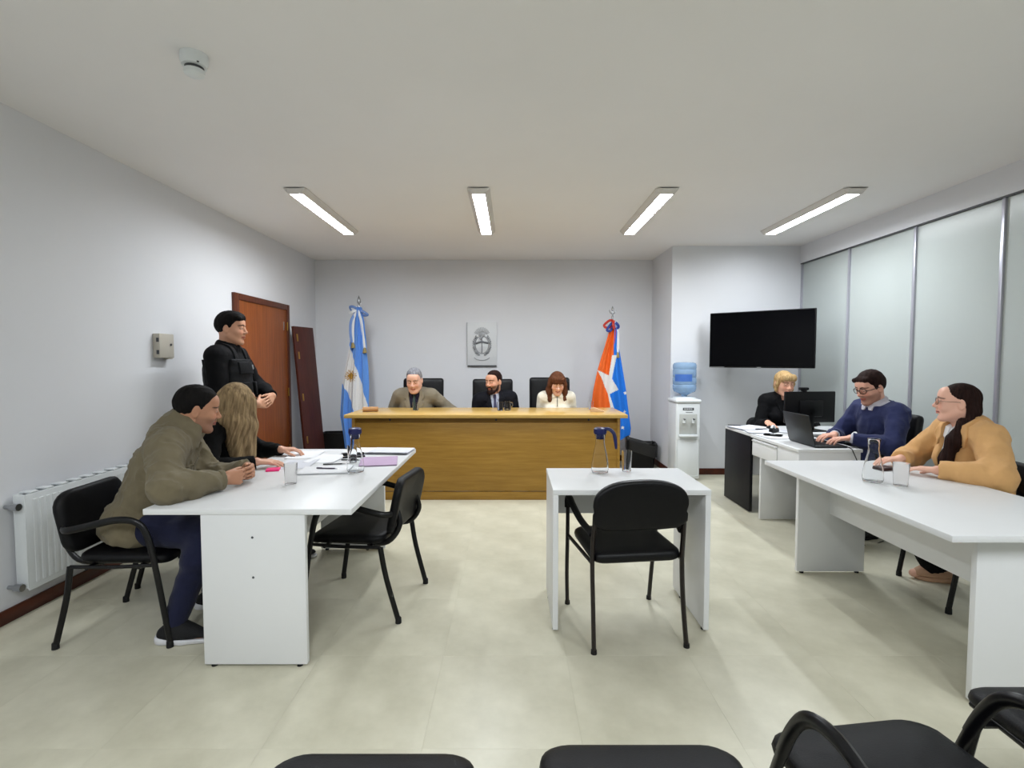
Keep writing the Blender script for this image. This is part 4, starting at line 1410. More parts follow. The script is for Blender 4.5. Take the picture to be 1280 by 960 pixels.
# ================================================================== man in the olive jacket
loc, rz = (-2.06, 2.79, 0), -PI / 2 + .16
wl, dl_ = to_local(loc, rz), dir_local(rz)
P = dict(s=1.04, w=1.06, lean=.40, twist=.22, hunch=.02, head=(.52, .18, .05), hoff=(0, .075, .135), skin=(182, 132, 104), stubble=((84, 60, 50), .4), brow=(22, 16, 14), armw=1.08,
         ra=dict(w=wl(-1.525, 2.685, .815), pole=dl_(-.25, -1, -.22), d=dl_(.10, .16, -.01), n=dl_(-.8, .6, -.1), curls=(.75, .8, .85, .9), spread=.02, thumb=.25),
         la=dict(w=wl(-1.535, 2.935, .82), pole=dl_(-.5, .25, -.9), d=dl_(.13, -.12, .0), n=dl_(-.55, -.8, -.1), curls=(.65, .7, .7, .75), spread=.02, thumb=.25),
         legs={('k', 1): wl(-1.575, 2.63, .545), ('a', 1): wl(-1.735, 2.565, .09), ('t', 1): -.10, ('k', -1): wl(-1.56, 2.93, .55), ('a', -1): wl(-1.76, 2.93, .09), ('t', -1): -.1})
B = make_person('man in an olive hooded jacket and jeans, hands clasped on the white table', loc, rz, P)
def ex(F):
    F.chain(collar_ring(B, up=.045, R0=.080), [.036] * 13, .03)
    F.chain(collar_ring(B, up=.085, R0=.080), [.024] * 13, .02)
    F.chain([B.neck - B.F * .10 + B.R * .075 * q - B.U * .01 for q in (-1, 0, 1)], [.032, .040, .032], .05)
jf = lambda: top_field(B, .026, .97, -.085, 11, .0095, collar=.055, extra=ex, ecuff=.020)
j = surf('jacket', jf(), C_OLIVE, B.o, .0085)
patch('zip_placket', B, jf, [(-.012, .0), (.012, .0), (.012, -.42), (-.012, -.42)], C_OLIVE, .006)
patch('chest_pocket_flap', B, jf, [(.06, -.12), (.15, -.13), (.15, -.165), (.06, -.15)], C_OLIVE, .006)
for q in (1, -1):
    F = Field(); a = B.el[q] + (B.wr[q] - B.el[q]) * .88; b = B.el[q] + (B.wr[q] - B.el[q]) * .975
    F.cap(a, b, .053, .052, .01, flat=True); cloth_noise(F, .002, 4)
    plane_cut(F, a, a - b); surf('cuff', F, C_OLIVE, j, .006)
trousers(B, C_JEAN, seed=5, amp=.004)
shoes(B, M_SHOE, M_SOLEW)
short_hair(B, H_BLACK, .004, .001)

# ================================================================== woman with long blond hair, turned away
loc, rz = (-2.10, 3.44, 0), -PI / 2 + .15
wl, dl_ = to_local(loc, rz), dir_local(rz)
P = dict(s=.99, w=.95, lean=.32, hunch=.02, head=(1.15, .28, .08), hoff=(0, .06, .135), hs=1.06, skin=(214, 164, 140), bust=True, armw=.88,
         ra=dict(w=wl(-1.62, 3.22, .80), pole=dl_(-.3, -.9, -.6), d=dl_(.12, .05, -.01), n=dl_(.0, .1, -1), curl=.25),
         la=dict(w=wl(-1.66, 3.66, .80), pole=dl_(-.3, .9, -.6), d=dl_(.12, .03, .0), n=dl_(0, 0, -1), curl=.5))
B = make_person('woman in black with long dark blond hair, turned towards the bench', loc, rz, P)
tf = lambda: top_field(B, .014, .97, -.12, 21, .003)
surf('sweater', tf(), C_BLKKNIT, B.o, .009)
trousers(B, C_BLACK, seed=6); shoes(B, M_SHOE, M_SOLEW)
def ex(F):
    for i, (u, v, w_, r) in enumerate([(.080, -.03, -.36, .026), (.045, -.08, -.42, .030), (0, -.09, -.44, .030), (-.045, -.08, -.42, .028), (-.082, -.03, -.36, .028), (.086, .03, -.36, .024), (-.086, .03, -.34, .026)]):
        a = H(B, u * .95, v * .9, .02); m_ = H(B, u * 1.05, v * 1.0, -.13) + V3(.0, .035, 0); e = H(B, u * .42, v * .6, w_) + V3(-.02, .155, .02)
        F.chain([a, m_, e], [.034, r + .006, r * .45], .05)
hair_cap(B, 'hair', H_BLOND, [('e', (0, -.018, .040), (.087, .108, .096), .02), ('e', (0, -.045, -.04), (.082, .058, .10), .04)], None, groove=.0022, extra=ex, long=True,
         window=lambda u, v, w: np.maximum(np.maximum(np.abs(u) - .058, .035 - v), w - .060))
# ================================================================== guard
loc, rz = (-2.38, 4.30, 0), -PI / 2 + .10
wl, dl_ = to_local(loc, rz), dir_local(rz)
P = dict(s=1.06, w=1.06, seated=False, pel=(0, 0, 1.01), lean=-.02, belly=.015, head=(.10, .03, 0), hoff=(0, .035, .165), skin=(196, 146, 118), brow=(20, 15, 14), armw=1.15, jaw=1.06, facew=1.04,
         ra=dict(w=wl(-2.095, 4.20, 1.08), pole=dl_(-.75, -.5, -.3), d=dl_(.02, .12, .0), n=dl_(-1, 0, -.1), curl=.35),
         la=dict(w=wl(-2.075, 4.43, 1.13), pole=dl_(-.5, .8, -.3), d=dl_(.02, -.13, -.045), n=dl_(-1, 0, -.2), curl=.3, thumb=.4))
B = make_person('standing guard in black uniform and bulky vest beside the brown door', loc, rz, P)
def ex(F): F.chain(collar_ring(B, up=.05, R0=.064, a0=-2.6, a1=2.6), [.016] * 13, .02); F.chain(collar_ring(B, up=.025, R0=.070, a0=-2.8, a1=2.8), [.020] * 13, .02)
jf = lambda: top_field(B, .018, .95, -.10, 31, .004, collar=.05, extra=ex)
surf('jacket', jf(), C_BLACK, B.o, .009)
F = Field(); torso_prims(F, B, .045); cloth_noise(F, .003, 9)
plane_cut(F, B.neck - B.U * .075, B.U); plane_cut(F, B.pel + B.U * .06, -B.U)
for q in (1, -1): plane_cut(F, B.pel + B.R * q * .19, B.R * q)
vest = surf('vest', F, C_VEST, B.o, .009)
vf = lambda: (lambda F: (torso_prims(F, B, .045), F)[1])(Field())
patch('vest_pouch', B, vf, [(.03, -.27), (.13, -.27), (.13, -.38), (.03, -.38)], C_VEST, .026, parent=vest, thick=.03)
patch('vest_pouch', B, vf, [(-.13, -.27), (-.03, -.27), (-.03, -.38), (-.13, -.38)], C_VEST, .026, parent=vest, thick=.03)
patch('chest_panel', B, vf, [(-.13, -.10), (.13, -.10), (.13, -.20), (-.13, -.20)], C_VEST, .012, parent=vest, thick=.02)
patch('badge', B, vf, [(-.09, -.125), (-.05, -.125), (-.05, -.165), (-.09, -.165)], M_STEEL, .017, parent=vest, thick=.01)
for q in (1, -1):
    patch('vest_strap', B, lambda: top_field(B, .020, .9, -.1, 31, 0, collar=.0, neck=.05), [(q * .075, .06), (q * .12, .06), (q * .12, -.10), (q * .075, -.10)], C_VEST, .012, parent=vest)
trousers(B, C_BLACK, seed=7); shoes(B, M_SHOEL, M_RUB)
short_hair(B, H_BLACK, .014, .004, [('c', (-.05, .070, .085), (.05, .075, .082), .022, .020, .02), ('e', (0, .03, .10), (.066, .07, .036), .03)],
           hairline([(-.14, -.045), (-.085, -.050), (-.045, -.040), (-.030, -.005), (-.020, .03), (-.002, .028), (.006, -.008), (.022, -.008), (.034, .034), (.06, .054), (.09, .060), (.12, .062)]))

# ================================================================== the three judges
def suit(B, jm, sm, tm, seed, vdeep=-.30, tie=True, jname='suit_jacket', e=.020, vw=.062):
    sf = lambda: top_field(B, .007, .98, -.08, seed, .001, neck=.035)
    jf0 = lambda: top_field(B, e, .95, -.13, seed, .0035, neck=.045)
    V = [(-vw, .06), (vw, .06), (vw * .95, -.02), (.012, vdeep), (-.012, vdeep), (-vw * .95, -.02)]
    def jf():
        F = jf0(); open_front(F, B, V); return F
    sh = surf('shirt', sf(), sm, B.o, .008)
    jk = surf(jname, jf(), jm, B.o, .008)
    patch('lapel', B, jf0, [(vw * .80, .045), (vw + .014, .055), (.122, -.045), (.088, -.075), (.112, -.092), (.022, vdeep - .02), (.004, vdeep), (vw * .84, -.02)], jm, .013, mirror=True, parent=jk)
    patch('shirt_collar', B, sf, [(.002, .012), (.05, .06), (.07, .05), (.055, -.035), (.030, -.055)], sm, .009, mirror=True, parent=sh)
    if tie:
        patch('tie', B, sf, [(-.016, .014), (.016, .014), (.020, -.015), (.012, -.035), (.028, -.26), (0, -.40), (-.028, -.26), (-.012, -.035), (-.020, -.015)], tm, .012)
    return jk, jf

loc, rz = (-1.14, 6.13, 0), PI
wl, dl_ = to_local(loc, rz), dir_local(rz)
P = dict(s=1.05, w=1.08, lean=.16, belly=.05, head=(-.03, .30, .0), hoff=(.0, .075, .125), hs=1.05, skin=(222, 174, 152), brow=(120, 112, 108), neckr=.062, doublechin=True, facew=1.06, jaw=1.08, gaze=(0, .45), lid=-.007, nose=1.15,
         ra=dict(w=wl(-1.33, 5.90, .76), pole=dl_(-.5, .6, -.6), d=dl_(.5, -.8, 0), n=(0, 0, -1), curl=.4),
         la=dict(w=wl(-.90, 5.95, .79), pole=dl_(.8, .9, .12), d=dl_(-.4, -.2, -.3), n=(0, 0, -1), curl=.4))
B = make_person('elderly grey haired judge in a grey brown suit jacket looking down', loc, rz, P)
suit(B, C_GREYJ, C_NAVYSH, C_GRTIE, 41, -.34, vw=.075)
trousers(B, C_GREYTR); shoes(B, M_SHOEL, M_RUB)
short_hair(B, H_GREY, .002, .003, None, hairline([(-.14, -.045), (-.085, -.05), (-.045, -.035), (-.030, -.005), (-.020, .03), (-.002, .028), (.006, -.006), (.022, -.004), (.032, .044), (.05, .068), (.075, .078), (.1, .090)]), temple=10)

loc, rz = (-.175, 6.13, 0), PI
wl, dl_ = to_local(loc, rz), dir_local(rz)
P = dict(s=1.0, w=1.10, pel=(0, -.02, .545), lean=.08, side=.06, head=(-.62, .10, .0), hoff=(.01, .05, .15), hs=1.03, skin=(206, 154, 128), brow=(36, 24, 20), stubble=((52, 34, 28), .75), gaze=(-.2, .1), nose=1.1,
         ra=dict(w=wl(-.34, 5.86, .72), pole=dl_(-.4, .7, -.6), d=dl_(.6, -.6, 0), n=(0, 0, -1), curl=.4),
         la=dict(w=wl(-.06, 5.86, .72), pole=dl_(.4, .7, -.6), d=dl_(-.6, -.6, 0), n=(0, 0, -1), curl=.4))
B = make_person('bearded judge in a black suit with blue tie, head turned aside', loc, rz, P)
suit(B, C_SUIT, C_LTSH, C_TIE, 42, -.34, vw=.060)
trousers(B, C_SUIT); shoes(B, M_SHOEL, M_RUB)
short_hair(B, H_DKBR, .004, .002, None, hairline([(-.14, -.045), (-.085, -.05), (-.045, -.04), (-.030, -.005), (-.020, .03), (-.002, .028), (.006, -.02), (.024, -.02), (.030, .044), (.045, .068), (.06, .076), (.1, .090)]), temple=12)
F = Field()
for q in (1, -1):
    F.chain([H(B, q * .066, .012, -.030), H(B, q * .058, .030, -.075), H(B, q * .034, .066, -.104), H(B, 0, .083, -.110)], [.009, .013, .017, .020], .02)
    F.cap(H(B, q * .03, .086, -.06), H(B, q * .024, .078, -.10), .008, .014, .015)
    F.cap(H(B, 0, .1005, -.0465), H(B, q * .028, .086, -.056), .0062, .0055, .006)
F.ell(H(B, 0, .076, -.108), V3(.030, .024, .028), B.HR, .015)
F.fn(lambda X, Y, Z, d: (d + .0018 * wob(X, Y, Z, 220, 3)).astype(np.float32))
surf('beard', F, H_DKBR, B.o, .0036, one=False)

loc, rz = (.53, 6.13, 0), PI
wl, dl_ = to_local(loc, rz), dir_local(rz)
P = dict(s=.99, w=.93, lean=.12, head=(.05, .38, 0), hoff=(0, .065, .125), hs=1.05, skin=(224, 176, 154), brow=(70, 46, 36), bust=True, armw=.9, gaze=(0, .45), lid=-.008, lips=(180, 96, 92),
         ra=dict(w=wl(.41, 5.88, .73), pole=dl_(-.3, .7, -.6), d=dl_(.7, -.5, 0), n=(0, 0, -1), curl=.4),
         la=dict(w=wl(.64, 5.88, .73), pole=dl_(.3, .7, -.6), d=dl_(-.7, -.5, 0), n=(0, 0, -1), curl=.4))
B = make_person('judge in a cream blouse with long brown hair and a straight fringe', loc, rz, P)
bf = lambda: top_field(B, .014, .96, -.10, 51, .0035, neck=.03)
bl = surf('blouse', bf(), C_CREAM, B.o, .008)
patch('blouse_collar', B, bf, [(.002, .0), (.045, .05), (.07, .04), (.055, -.035), (.025, -.03)], C_CREAM, .008, mirror=True, parent=bl)
patch('neck_zip', B, bf, [(-.004, -.01), (.004, -.01), (.004, -.13), (-.004, -.13)], M_RELIEFD, .004, parent=bl, step=.0025)
trousers(B, C_BLACK); shoes(B, M_SHOEL, M_RUB)
def ex(F):
    for q in (1, -1):
        F.chain([H(B, q * .060, .03, .07), H(B, q * .080, .028, .0), H(B, q * .086, .036, -.09), H(B, q * .080, .065, -.17), H(B, q * .070, .080, -.22)], [.026, .026, .030, .028, .012], .03)
        F.chain([H(B, q * .07, -.02, .03), H(B, q * .085, -.01, -.08), H(B, q * .09, .02, -.18)], [.03, .034, .02], .03)
hair_cap(B, 'hair', H_BROWN, [('e', (0, -.014, .042), (.086, .106, .094), .02), ('c', (-.042, .084, .050), (.042, .084, .050), .024, .024, .02), ('c', (-.045, .076, .082), (.045, .076, .082), .026, .026, .02), ('e', (0, -.05, -.05), (.082, .055, .12), .04)], None, extra=ex, groove=.0018, long=True,
         window=lambda u, v, w: np.maximum(np.maximum(np.abs(u) - .054, .030 - v), w - .034))

# ================================================================== clerk
loc, rz = (2.93, 5.60, 0), PI - .08
wl, dl_ = to_local(loc, rz), dir_local(rz)
P = dict(s=1.0, w=.95, lean=.12, head=(.10, .20, .0), hoff=(0, .05, .14), hs=1.06, skin=(224, 170, 144), brow=(120, 88, 60), bust=True, armw=.92, gaze=(.1, .4), lid=-.007, lips=(190, 100, 96),
         ra=dict(w=wl(2.63, 5.24, .80), pole=dl_(-.15, .6, -.9), d=dl_(-.1, -.8, -.1), n=(0, 0, -1), curl=.35),
         la=dict(w=wl(3.02, 5.24, .80), pole=dl_(.7, .3, -.6), d=dl_(-.2, -.8, 0), n=(0, 0, -1), curl=.35))
B = make_person('blond clerk in a black blazer behind the monitor, hand on a mouse', loc, rz, P)
bz0 = lambda: top_field(B, .018, .96, -.12, 61, .003, neck=.045)
def bz():
    F = bz0(); open_front(F, B, [(-.055, .07), (.055, .07), (.012, -.22), (-.012, -.22)]); return F
surf('shirt', top_field(B, .006, .9, -.08, 61, .001, neck=.0), C_BLACK, B.o, .009)
jk = surf('blazer', bz(), C_BLACK, B.o, .0085)
patch('lapel', B, bz0, [(.045, .045), (.065, .05), (.095, -.05), (.016, -.24), (.006, -.22)], C_BLACK, .009, mirror=True, parent=jk)
trousers(B, C_BLACK); shoes(B, M_SHOEL, M_RUB)
def ex(F):
    for q in (1, -1):
        F.chain([H(B, q * .066, .035, .06), H(B, q * .080, .022, .0), H(B, q * .080, .014, -.06), H(B, q * .072, .012, -.085)], [.018, .016, .015, .007], .02)
hair_cap(B, 'hair', H_LBLOND, [('e', (0, -.014, .040), (.084, .104, .093), .02), ('c', (-.045, .078, .062), (.045, .080, .054), .021, .021, .03), ('c', (-.045, .072, .085), (.045, .074, .082), .026, .026, .04), ('e', (0, -.045, -.03), (.078, .055, .07), .03), ('e', (0, -.085, .05), (.05, .04, .045), .02)], None, extra=ex, groove=.0018, long=True,
         window=lambda u, v, w: np.minimum(np.maximum(np.maximum(np.abs(u) - .054, .028 - v), w - .042 - .22 * u), np.maximum(w + .085, -9 * np.ones_like(v))))

# ================================================================== man in the blue sweater
loc, rz = (3.11, 4.24, 0), PI / 2 + .10
wl, dl_ = to_local(loc, rz), dir_local(rz)
P = dict(s=1.05, w=1.06, lean=.15, legs={('a', 1): (.13, .27, .09), ('a', -1): (-.13, .24, .09)}, head=(.04, .30, .0), hoff=(0, .065, .135), skin=(226, 172, 150), brow=(44, 28, 22), stubble=((110, 74, 60), .55), gaze=(0, .4), lid=-.006, armw=1.05, nose=1.1,
         ra=dict(w=wl(2.70, 4.26, .82), pole=dl_(.3, .9, -.6), d=dl_(-.8, -.15, -.05), n=(0, 0, -1), curl=.38),
         la=dict(w=wl(2.70, 4.06, .82), pole=dl_(.4, -.8, -.6), d=dl_(-.8, .1, -.05), n=(0, 0, -1), curl=.38))
B = make_person('man with glasses in a navy blue sweater typing on a laptop', loc, rz, P)
sw = lambda: top_field(B, .018, .93, -.12, 71, .0055, neck=.036)
swo = surf('sweater', sw(), C_BLUESW, B.o, .0085)
for q in (1, -1):
    F = Field(); arm_prims(F, B, q, .006, 1.0)
    sl = B.el[q] + (B.wr[q] - B.el[q]) * .80; plane_cut(F, sl, sl - B.wr[q]); surf('shirt_cuff', F, C_PALESH, B.o, .006)
sf = lambda: top_field(B, .014, .9, -.08, 71, .001, collar=.05, extra=lambda F: F.chain(collar_ring(B, up=.035, R0=.066, a0=-2.9, a1=2.9), [.014] * 13, .015))
F = sf(); plane_cut(F, B.neck - B.U * .04, -B.U); F.fn(lambda X, Y, Z, d: np.maximum(d, np.sqrt((X - B.neck[0]) ** 2 + (Y - B.neck[1] - .01) ** 2) - .118 + 0 * Z).astype(np.float32)); sh = surf('shirt', F, C_PALESH, B.o, .006)
patch('shirt_collar', B, sw, [(.004, .012), (.045, .065), (.070, .045), (.050, -.025), (.022, -.022)], C_PALESH, .010, mirror=True, parent=sh)
trousers(B, C_GREYTR); shoes(B, M_SHOEL, M_RUB)
short_hair(B, H_DKBR, .016, .006, [('c', (-.045, .070, .090), (.050, .075, .084), .022, .022, .02)],
           hairline([(-.14, -.045), (-.085, -.052), (-.045, -.042), (-.030, -.005), (-.020, .03), (-.002, .028), (.006, -.012), (.022, -.012), (.034, .036), (.06, .060), (.09, .068), (.12, .068)]))
glasses(B, M_GLFRAME, 'dark rimmed glasses', .027, .020, .0026)

# ================================================================== woman in the tan jacket
loc, rz = (2.93, 3.14, 0), PI / 2 - .18
wl, dl_ = to_local(loc, rz), dir_local(rz)
P = dict(s=1.0, w=1.05, lean=.24, belly=.02, legs={('k', 1): (.12, .43, .53), ('k', -1): (-.12, .43, .53), ('a', 1): (.12, .17, .09), ('a', -1): (-.12, -.10, .09)}, hs=.98, head=(-.45, -.02, .0), hoff=(0, .05, .14), skin=(230, 180, 158), brow=(70, 46, 40), bust=True, neckr=.058, facew=1.04, jaw=1.04, gaze=(0, 0), armw=1.12, lips=(196, 108, 104),
         ra=dict(w=wl(2.54, 3.32, .80), pole=dl_(.3, .9, -.6), d=dl_(-.5, .0, -.02), n=(0, 0, -1), curl=.25),
         la=dict(w=wl(2.49, 2.97, .80), pole=dl_(.35, -1, -.35), d=dl_(-.42, .62, -.02), n=(0, 0, -1), curl=.3))
B = make_person('woman with glasses and dark ponytail in a tan jacket, hands on the table', loc, rz, P)
jf0 = lambda: top_field(B, .024, .96, -.13, 81, .005, neck=.05)
V = [(-.055, .09), (.055, .09), (.06, -.05), (.045, -.30), (.05, -.5), (-.05, -.5), (-.045, -.30), (-.06, -.05)]
def jf():
    F = jf0(); open_front(F, B, V); return F
sf = lambda: top_field(B, .010, .9, -.10, 82, .002, neck=.03)
sh = surf('blouse', sf(), C_WHITESH, B.o, .008)
patch('blouse_collar', B, sf, [(.004, .0), (.045, .06), (.075, .045), (.06, -.05), (.022, -.06)], C_WHITESH, .010, mirror=True, parent=sh)
patch('button_placket', B, sf, [(-.012, .0), (.012, .0), (.012, -.40), (-.012, -.40)], C_WHITESH, .004, parent=sh)
jk = surf('jacket', jf(), C_TAN, B.o, .0085)
patch('jacket_collar', B, jf0, [(.045, .06), (.07, .075), (.12, -.03), (.085, -.10), (.058, -.05)], C_TAN, .012, parent=jk)
patch('jacket_collar', B, jf0, [(-.105, .06), (-.125, .06), (-.165, -.03), (-.13, -.10), (-.112, -.05)], C_TAN, .012, parent=jk)
patch('jacket_collar', B, jf0, [(-.10, .08), (.10, .08), (.12, .0), (-.12, .0)], C_TAN, .012, front=False, parent=jk)
trousers(B, C_BLACK, e=.04, seed=9); shoes(B, M_SHOETAN, M_SHOETAN, .09)
def ex(F):
    F.chain([H(B, 0, -.060, .03), H(B, -.025, -.066, -.04), H(B, -.050, -.045, -.12), B.neck - B.R * .090 + B.F * .125 + B.U * -.05, B.neck - B.R * .068 + B.F * .185 + B.U * -.16, B.neck - B.R * .058 + B.F * .215 + B.U * -.27, B.neck - B.R * .05 + B.F * .22 + B.U * -.34],
            [.042, .042, .040, .040, .034, .024, .010], .03)
hair_cap(B, 'hair', H_DKBR, [('e', (0, -.014, .040), (.080, .100, .091), .02), ('e', (0, -.050, -.01), (.056, .042, .06), .03)], None, extra=ex, groove=.0018, long=True,
         window=lambda u, v, w: np.maximum(np.interp(w, [-.12, -.03, .012, .034, .060, .085], [-.036, -.036, -.022, .012, .044, .058]) - v + 0 * u, np.maximum(w - (.094 - 8 * u * u), -.085 - w)))
glasses(B, M_GLFRAME2, 'thin framed glasses', .025, .020, .0013, 1.0)
# ------------------------------------------------------------------ flags
def flag(name, label, x, y, tipz, ztop, rows, colour, flm, folds, ribbons, finial):
    """rows: list of (z, left, right) outline of the hanging cloth; colour(u, v) -> material index with u,v = metres from the pole / height"""
    t = thing(name, label, 'flag', (x, y, 0))
    sweep('pole', [(0, 0, .05), (0, 0, tipz - .16)], .0125, M_STEEL, t, sides=10)
    lathe('base', [(0, 0), (.15, 0), (.15, .015), (.05, .045), (.022, .06), (.022, .09), (0, .09)], M_STEEL, t)
    finial(t, tipz)
    zs = [r[0] for r in rows][::-1]; Ls = [r[1] for r in rows][::-1]; Rs = [r[2] for r in rows][::-1]
    bm = bmesh.new()
    nu, nv = 96, 150
    G = []
    zb = rows[-1][0]
    for side in (0, 1):
        grid = []
        for j in range(nv + 1):
            f = j / nv
            row = []
            for i in range(nu + 1):
                u = i / nu
                z0 = ztop + (zb - ztop) * f
                z = z0 + (1 - f * 0) * 0
                l, r = np.interp(z, zs, Ls), np.interp(z, zs, Rs)
                px = l + (r - l) * u
                wdt = (r - l)
                amp = .022 + .13 * wdt
                q = 2 * PI * folds * u + .9 * math.sin(3.1 * f + 1.0)
                yy = -.045 - .05 * math.sin(PI * u) - amp * .32 * math.sin(q) - .012 * math.sin(2.3 * q + 4 * f)
                hem = .035 * math.sin(2 * PI * u * 1.2 + 1.0) * f ** 6 + rows_hem(name, u) * f ** 3
                row.append((px, yy + (.004 if side else 0), z + hem))
            grid.append(row)
        V = [[bm.verts.new(p) for p in row] for row in grid]
        G.append(V)
        for j in range(nv):
            for i in range(nu):
                fc = bm.faces.new((V[j][i], V[j][i + 1], V[j + 1][i + 1], V[j + 1][i]))
                c = fc.calc_center_median()
                fc.material_index = colour(c.x, c.z)
    for j in range(nv):
        for i in (0, nu):
            fc = bm.faces.new((G[0][j][i], G[0][j + 1][i], G[1][j + 1][i], G[1][j][i])); fc.material_index = colour(G[0][j][i].co.x, G[0][j][i].co.z)
    for i in range(nu):
        for j in (0, nv):
            fc = bm.faces.new((G[0][j][i], G[0][j][i + 1], G[1][j][i + 1], G[1][j][i])); fc.material_index = colour(G[0][j][i].co.x, G[0][j][i].co.z)
    bmesh.ops.recalc_face_normals(bm, faces=bm.faces)
    me = bpy.data.meshes.new('cloth'); bm.to_mesh(me); bm.free()
    for p in me.polygons: p.use_smooth = True
    link('flag_cloth', me, flm, t)
    for pts, m, tas in ribbons:
        P_ = crom(pts, 6)
        rb = sweep('ribbon', P_, .017, m, t, ry=.003, sides=6, up=Vector((0, 1, 0)))
        if tas:
            e = P_[-1]
            bm = bmesh.new()
            lathe_into(bm, [(0, .015), (.014, .012), (.018, 0), (.024, -.02), (.027, -.055), (.018, -.058), (0, -.05)], 14)
            for k in range(14):
                a = 2 * PI * k / 14
                sweep_into(bm, [(.017 * math.cos(a), .017 * math.sin(a), -.005), (.026 * math.cos(a), .026 * math.sin(a), -.06)], .0035, 5)
            for v in bm.verts: v.co += e
            link('tassel', finish(bm, 1.0), M_GOLDT, rb)
    return t
def rows_hem(name, u): return {'national_flag': .10 * (u - .4), 'provincial_flag': -.05 + .13 * u}.get(name, 0)
def inpoly(p, poly):
    x, y = p; ins = False
    for (x0, y0), (x1, y1) in zip(poly, poly[1:] + poly[:1]):
        if (y0 > y) != (y1 > y) and x < (x1 - x0) * (y - y0) / (y1 - y0) + x0: ins = not ins
    return ins
FY = 6.86; KX = FY / 640
FB = mat('flag_light_blue', (92, 146, 222), .6, var=.04, vscale=40, sheen=.2)
FW = mat('flag_white', (226, 224, 222), .6, var=.03, vscale=40, sheen=.2)
FSUN = mat('flag_sun_gold', (176, 132, 48), .6, var=.1, vscale=80)
FOR = mat('flag_orange', (230, 98, 24), .6, var=.04, vscale=40)
FBL = mat('flag_bright_blue', (12, 112, 216), .6, var=.04, vscale=40)
RRED = mat('ribbon_red', (186, 50, 34), .45, var=.05)
RBLUE = mat('ribbon_blue', (40, 62, 140), .45, var=.05)
RWHITE = mat('ribbon_white', (222, 222, 224), .45, var=.03)
RSKY = mat('ribbon_sky_blue', (110, 140, 196), .45, var=.05)

# Argentine flag: pixel columns of the photograph's flag turned into metres from its pole
XF = (450 - 640) * KX
def a_pt(px, py):                     # crop pixel -> (x from pole, z)
    u, v = 400 + px / 4.8, 360 + py / 4.8
    return ((u - 640) * KX - XF, 1.45 - (v - 449) * KX)
def rows_from(fn, L):
    out = []
    for y, l, r in L:
        out.append((fn(0, y)[1], fn(l, y)[0], fn(r, y)[0]))
    return out
rowsA = rows_from(a_pt, [(120, 228, 262), (200, 212, 274), (300, 196, 284), (345, 186, 287), (400, 178, 290), (480, 160, 296), (570, 140, 300), (660, 132, 298), (760, 124, 296), (870, 140, 270), (960, 150, 262)])
wh = [a_pt(*p) for p in ((184, 340), (200, 380), (232, 480), (262, 590), (296, 720), (296, 760), (226, 760), (196, 680), (170, 620), (138, 566))]
sunc = a_pt(196, 527)
def colA(x, z):
    dx, dz = x - sunc[0], z - sunc[1]
    r, a = math.hypot(dx, dz), math.atan2(dz, dx)
    if r < .042 or (r < .085 * (.75 + .25 * math.cos(16 * a)) and math.cos(16 * a) > -.1): return 2
    return 1 if inpoly((x, z), wh) else 0
def spear(t, z):
    lathe('finial', [(0, -.17), (.016, -.17), (.018, -.15), (.010, -.135), (.012, -.12), (.026, -.09), (.018, -.05), (0, .0)], M_STEEL, t, 12, (0, 0, z))
p3 = lambda fn, px, py, y=-.09: (fn(px, py)[0], y, fn(px, py)[1])
flag('national_flag', 'light blue and white flag with golden sun on a pole left of the bench', XF, FY, 2.30, rowsA[0][0], rowsA, colA, [FB, FW, FSUN], 2.5,
     [([p3(a_pt, 245, 140), p3(a_pt, 222, 180), p3(a_pt, 214, 250), p3(a_pt, 213, 335)], RWHITE, True),
      ([p3(a_pt, 245, 140), p3(a_pt, 262, 200), p3(a_pt, 272, 280), p3(a_pt, 282, 365)], RWHITE, True),
      ([p3(a_pt, 232, 150, -.08), p3(a_pt, 206, 200, -.10), p3(a_pt, 200, 260, -.10), p3(a_pt, 206, 330, -.10)], RSKY, False),
      ([p3(a_pt, 243, 140, -.06), p3(a_pt, 222, 120, -.10), p3(a_pt, 196, 122, -.08), p3(a_pt, 212, 150, -.06), p3(a_pt, 243, 142, -.05)], RSKY, False),
      ([p3(a_pt, 243, 140, -.06), p3(a_pt, 220, 145, -.10), p3(a_pt, 192, 158, -.08)], RWHITE, False),
      ([p3(a_pt, 247, 140, -.06), p3(a_pt, 272, 145, -.10), p3(a_pt, 300, 165, -.08), p3(a_pt, 276, 168, -.07), p3(a_pt, 247, 142, -.05)], RSKY, False)], spear)

XG = (765 - 640) * KX
def t_pt(px, py):
    u, v = 720 + px / 5.05, 370 + py / 5.05
    return ((u - 640) * KX - XG, 1.45 - (v - 449) * KX)
rowsT = rows_from(t_pt, [(165, 215, 245), (230, 200, 262), (330, 172, 266), (380, 156, 276), (470, 130, 292), (600, 104, 314), (725, 92, 328), (800, 90, 338), (870, 96, 346), (930, 110, 340)])
white_t = [t_pt(*p) for p in ((218, 372), (246, 372), (220, 520), (258, 588), (206, 618), (240, 720), (262, 930), (236, 930), (212, 700), (196, 618), (160, 530), (130, 466), (200, 500))]
oran_t = [t_pt(*p) for p in ((200, 150), (232, 150), (228, 372), (210, 520), (204, 618), (218, 700), (240, 930), (40, 930), (40, 400))]
def star(c, r): return [(c[0] + (r if k % 2 == 0 else r * .42) * math.sin(PI * k / 5), c[1] + (r if k % 2 == 0 else r * .42) * math.cos(PI * k / 5)) for k in range(10)]
stars = [star(t_pt(*p), .030) for p in ((308, 612), (287, 826), (262, 760), (300, 730))]
def colT(x, z):
    if inpoly((x, z), white_t): return 1
    if inpoly((x, z), oran_t): return 0
    for s_ in stars:
        if inpoly((x, z), s_): return 1
    return 2
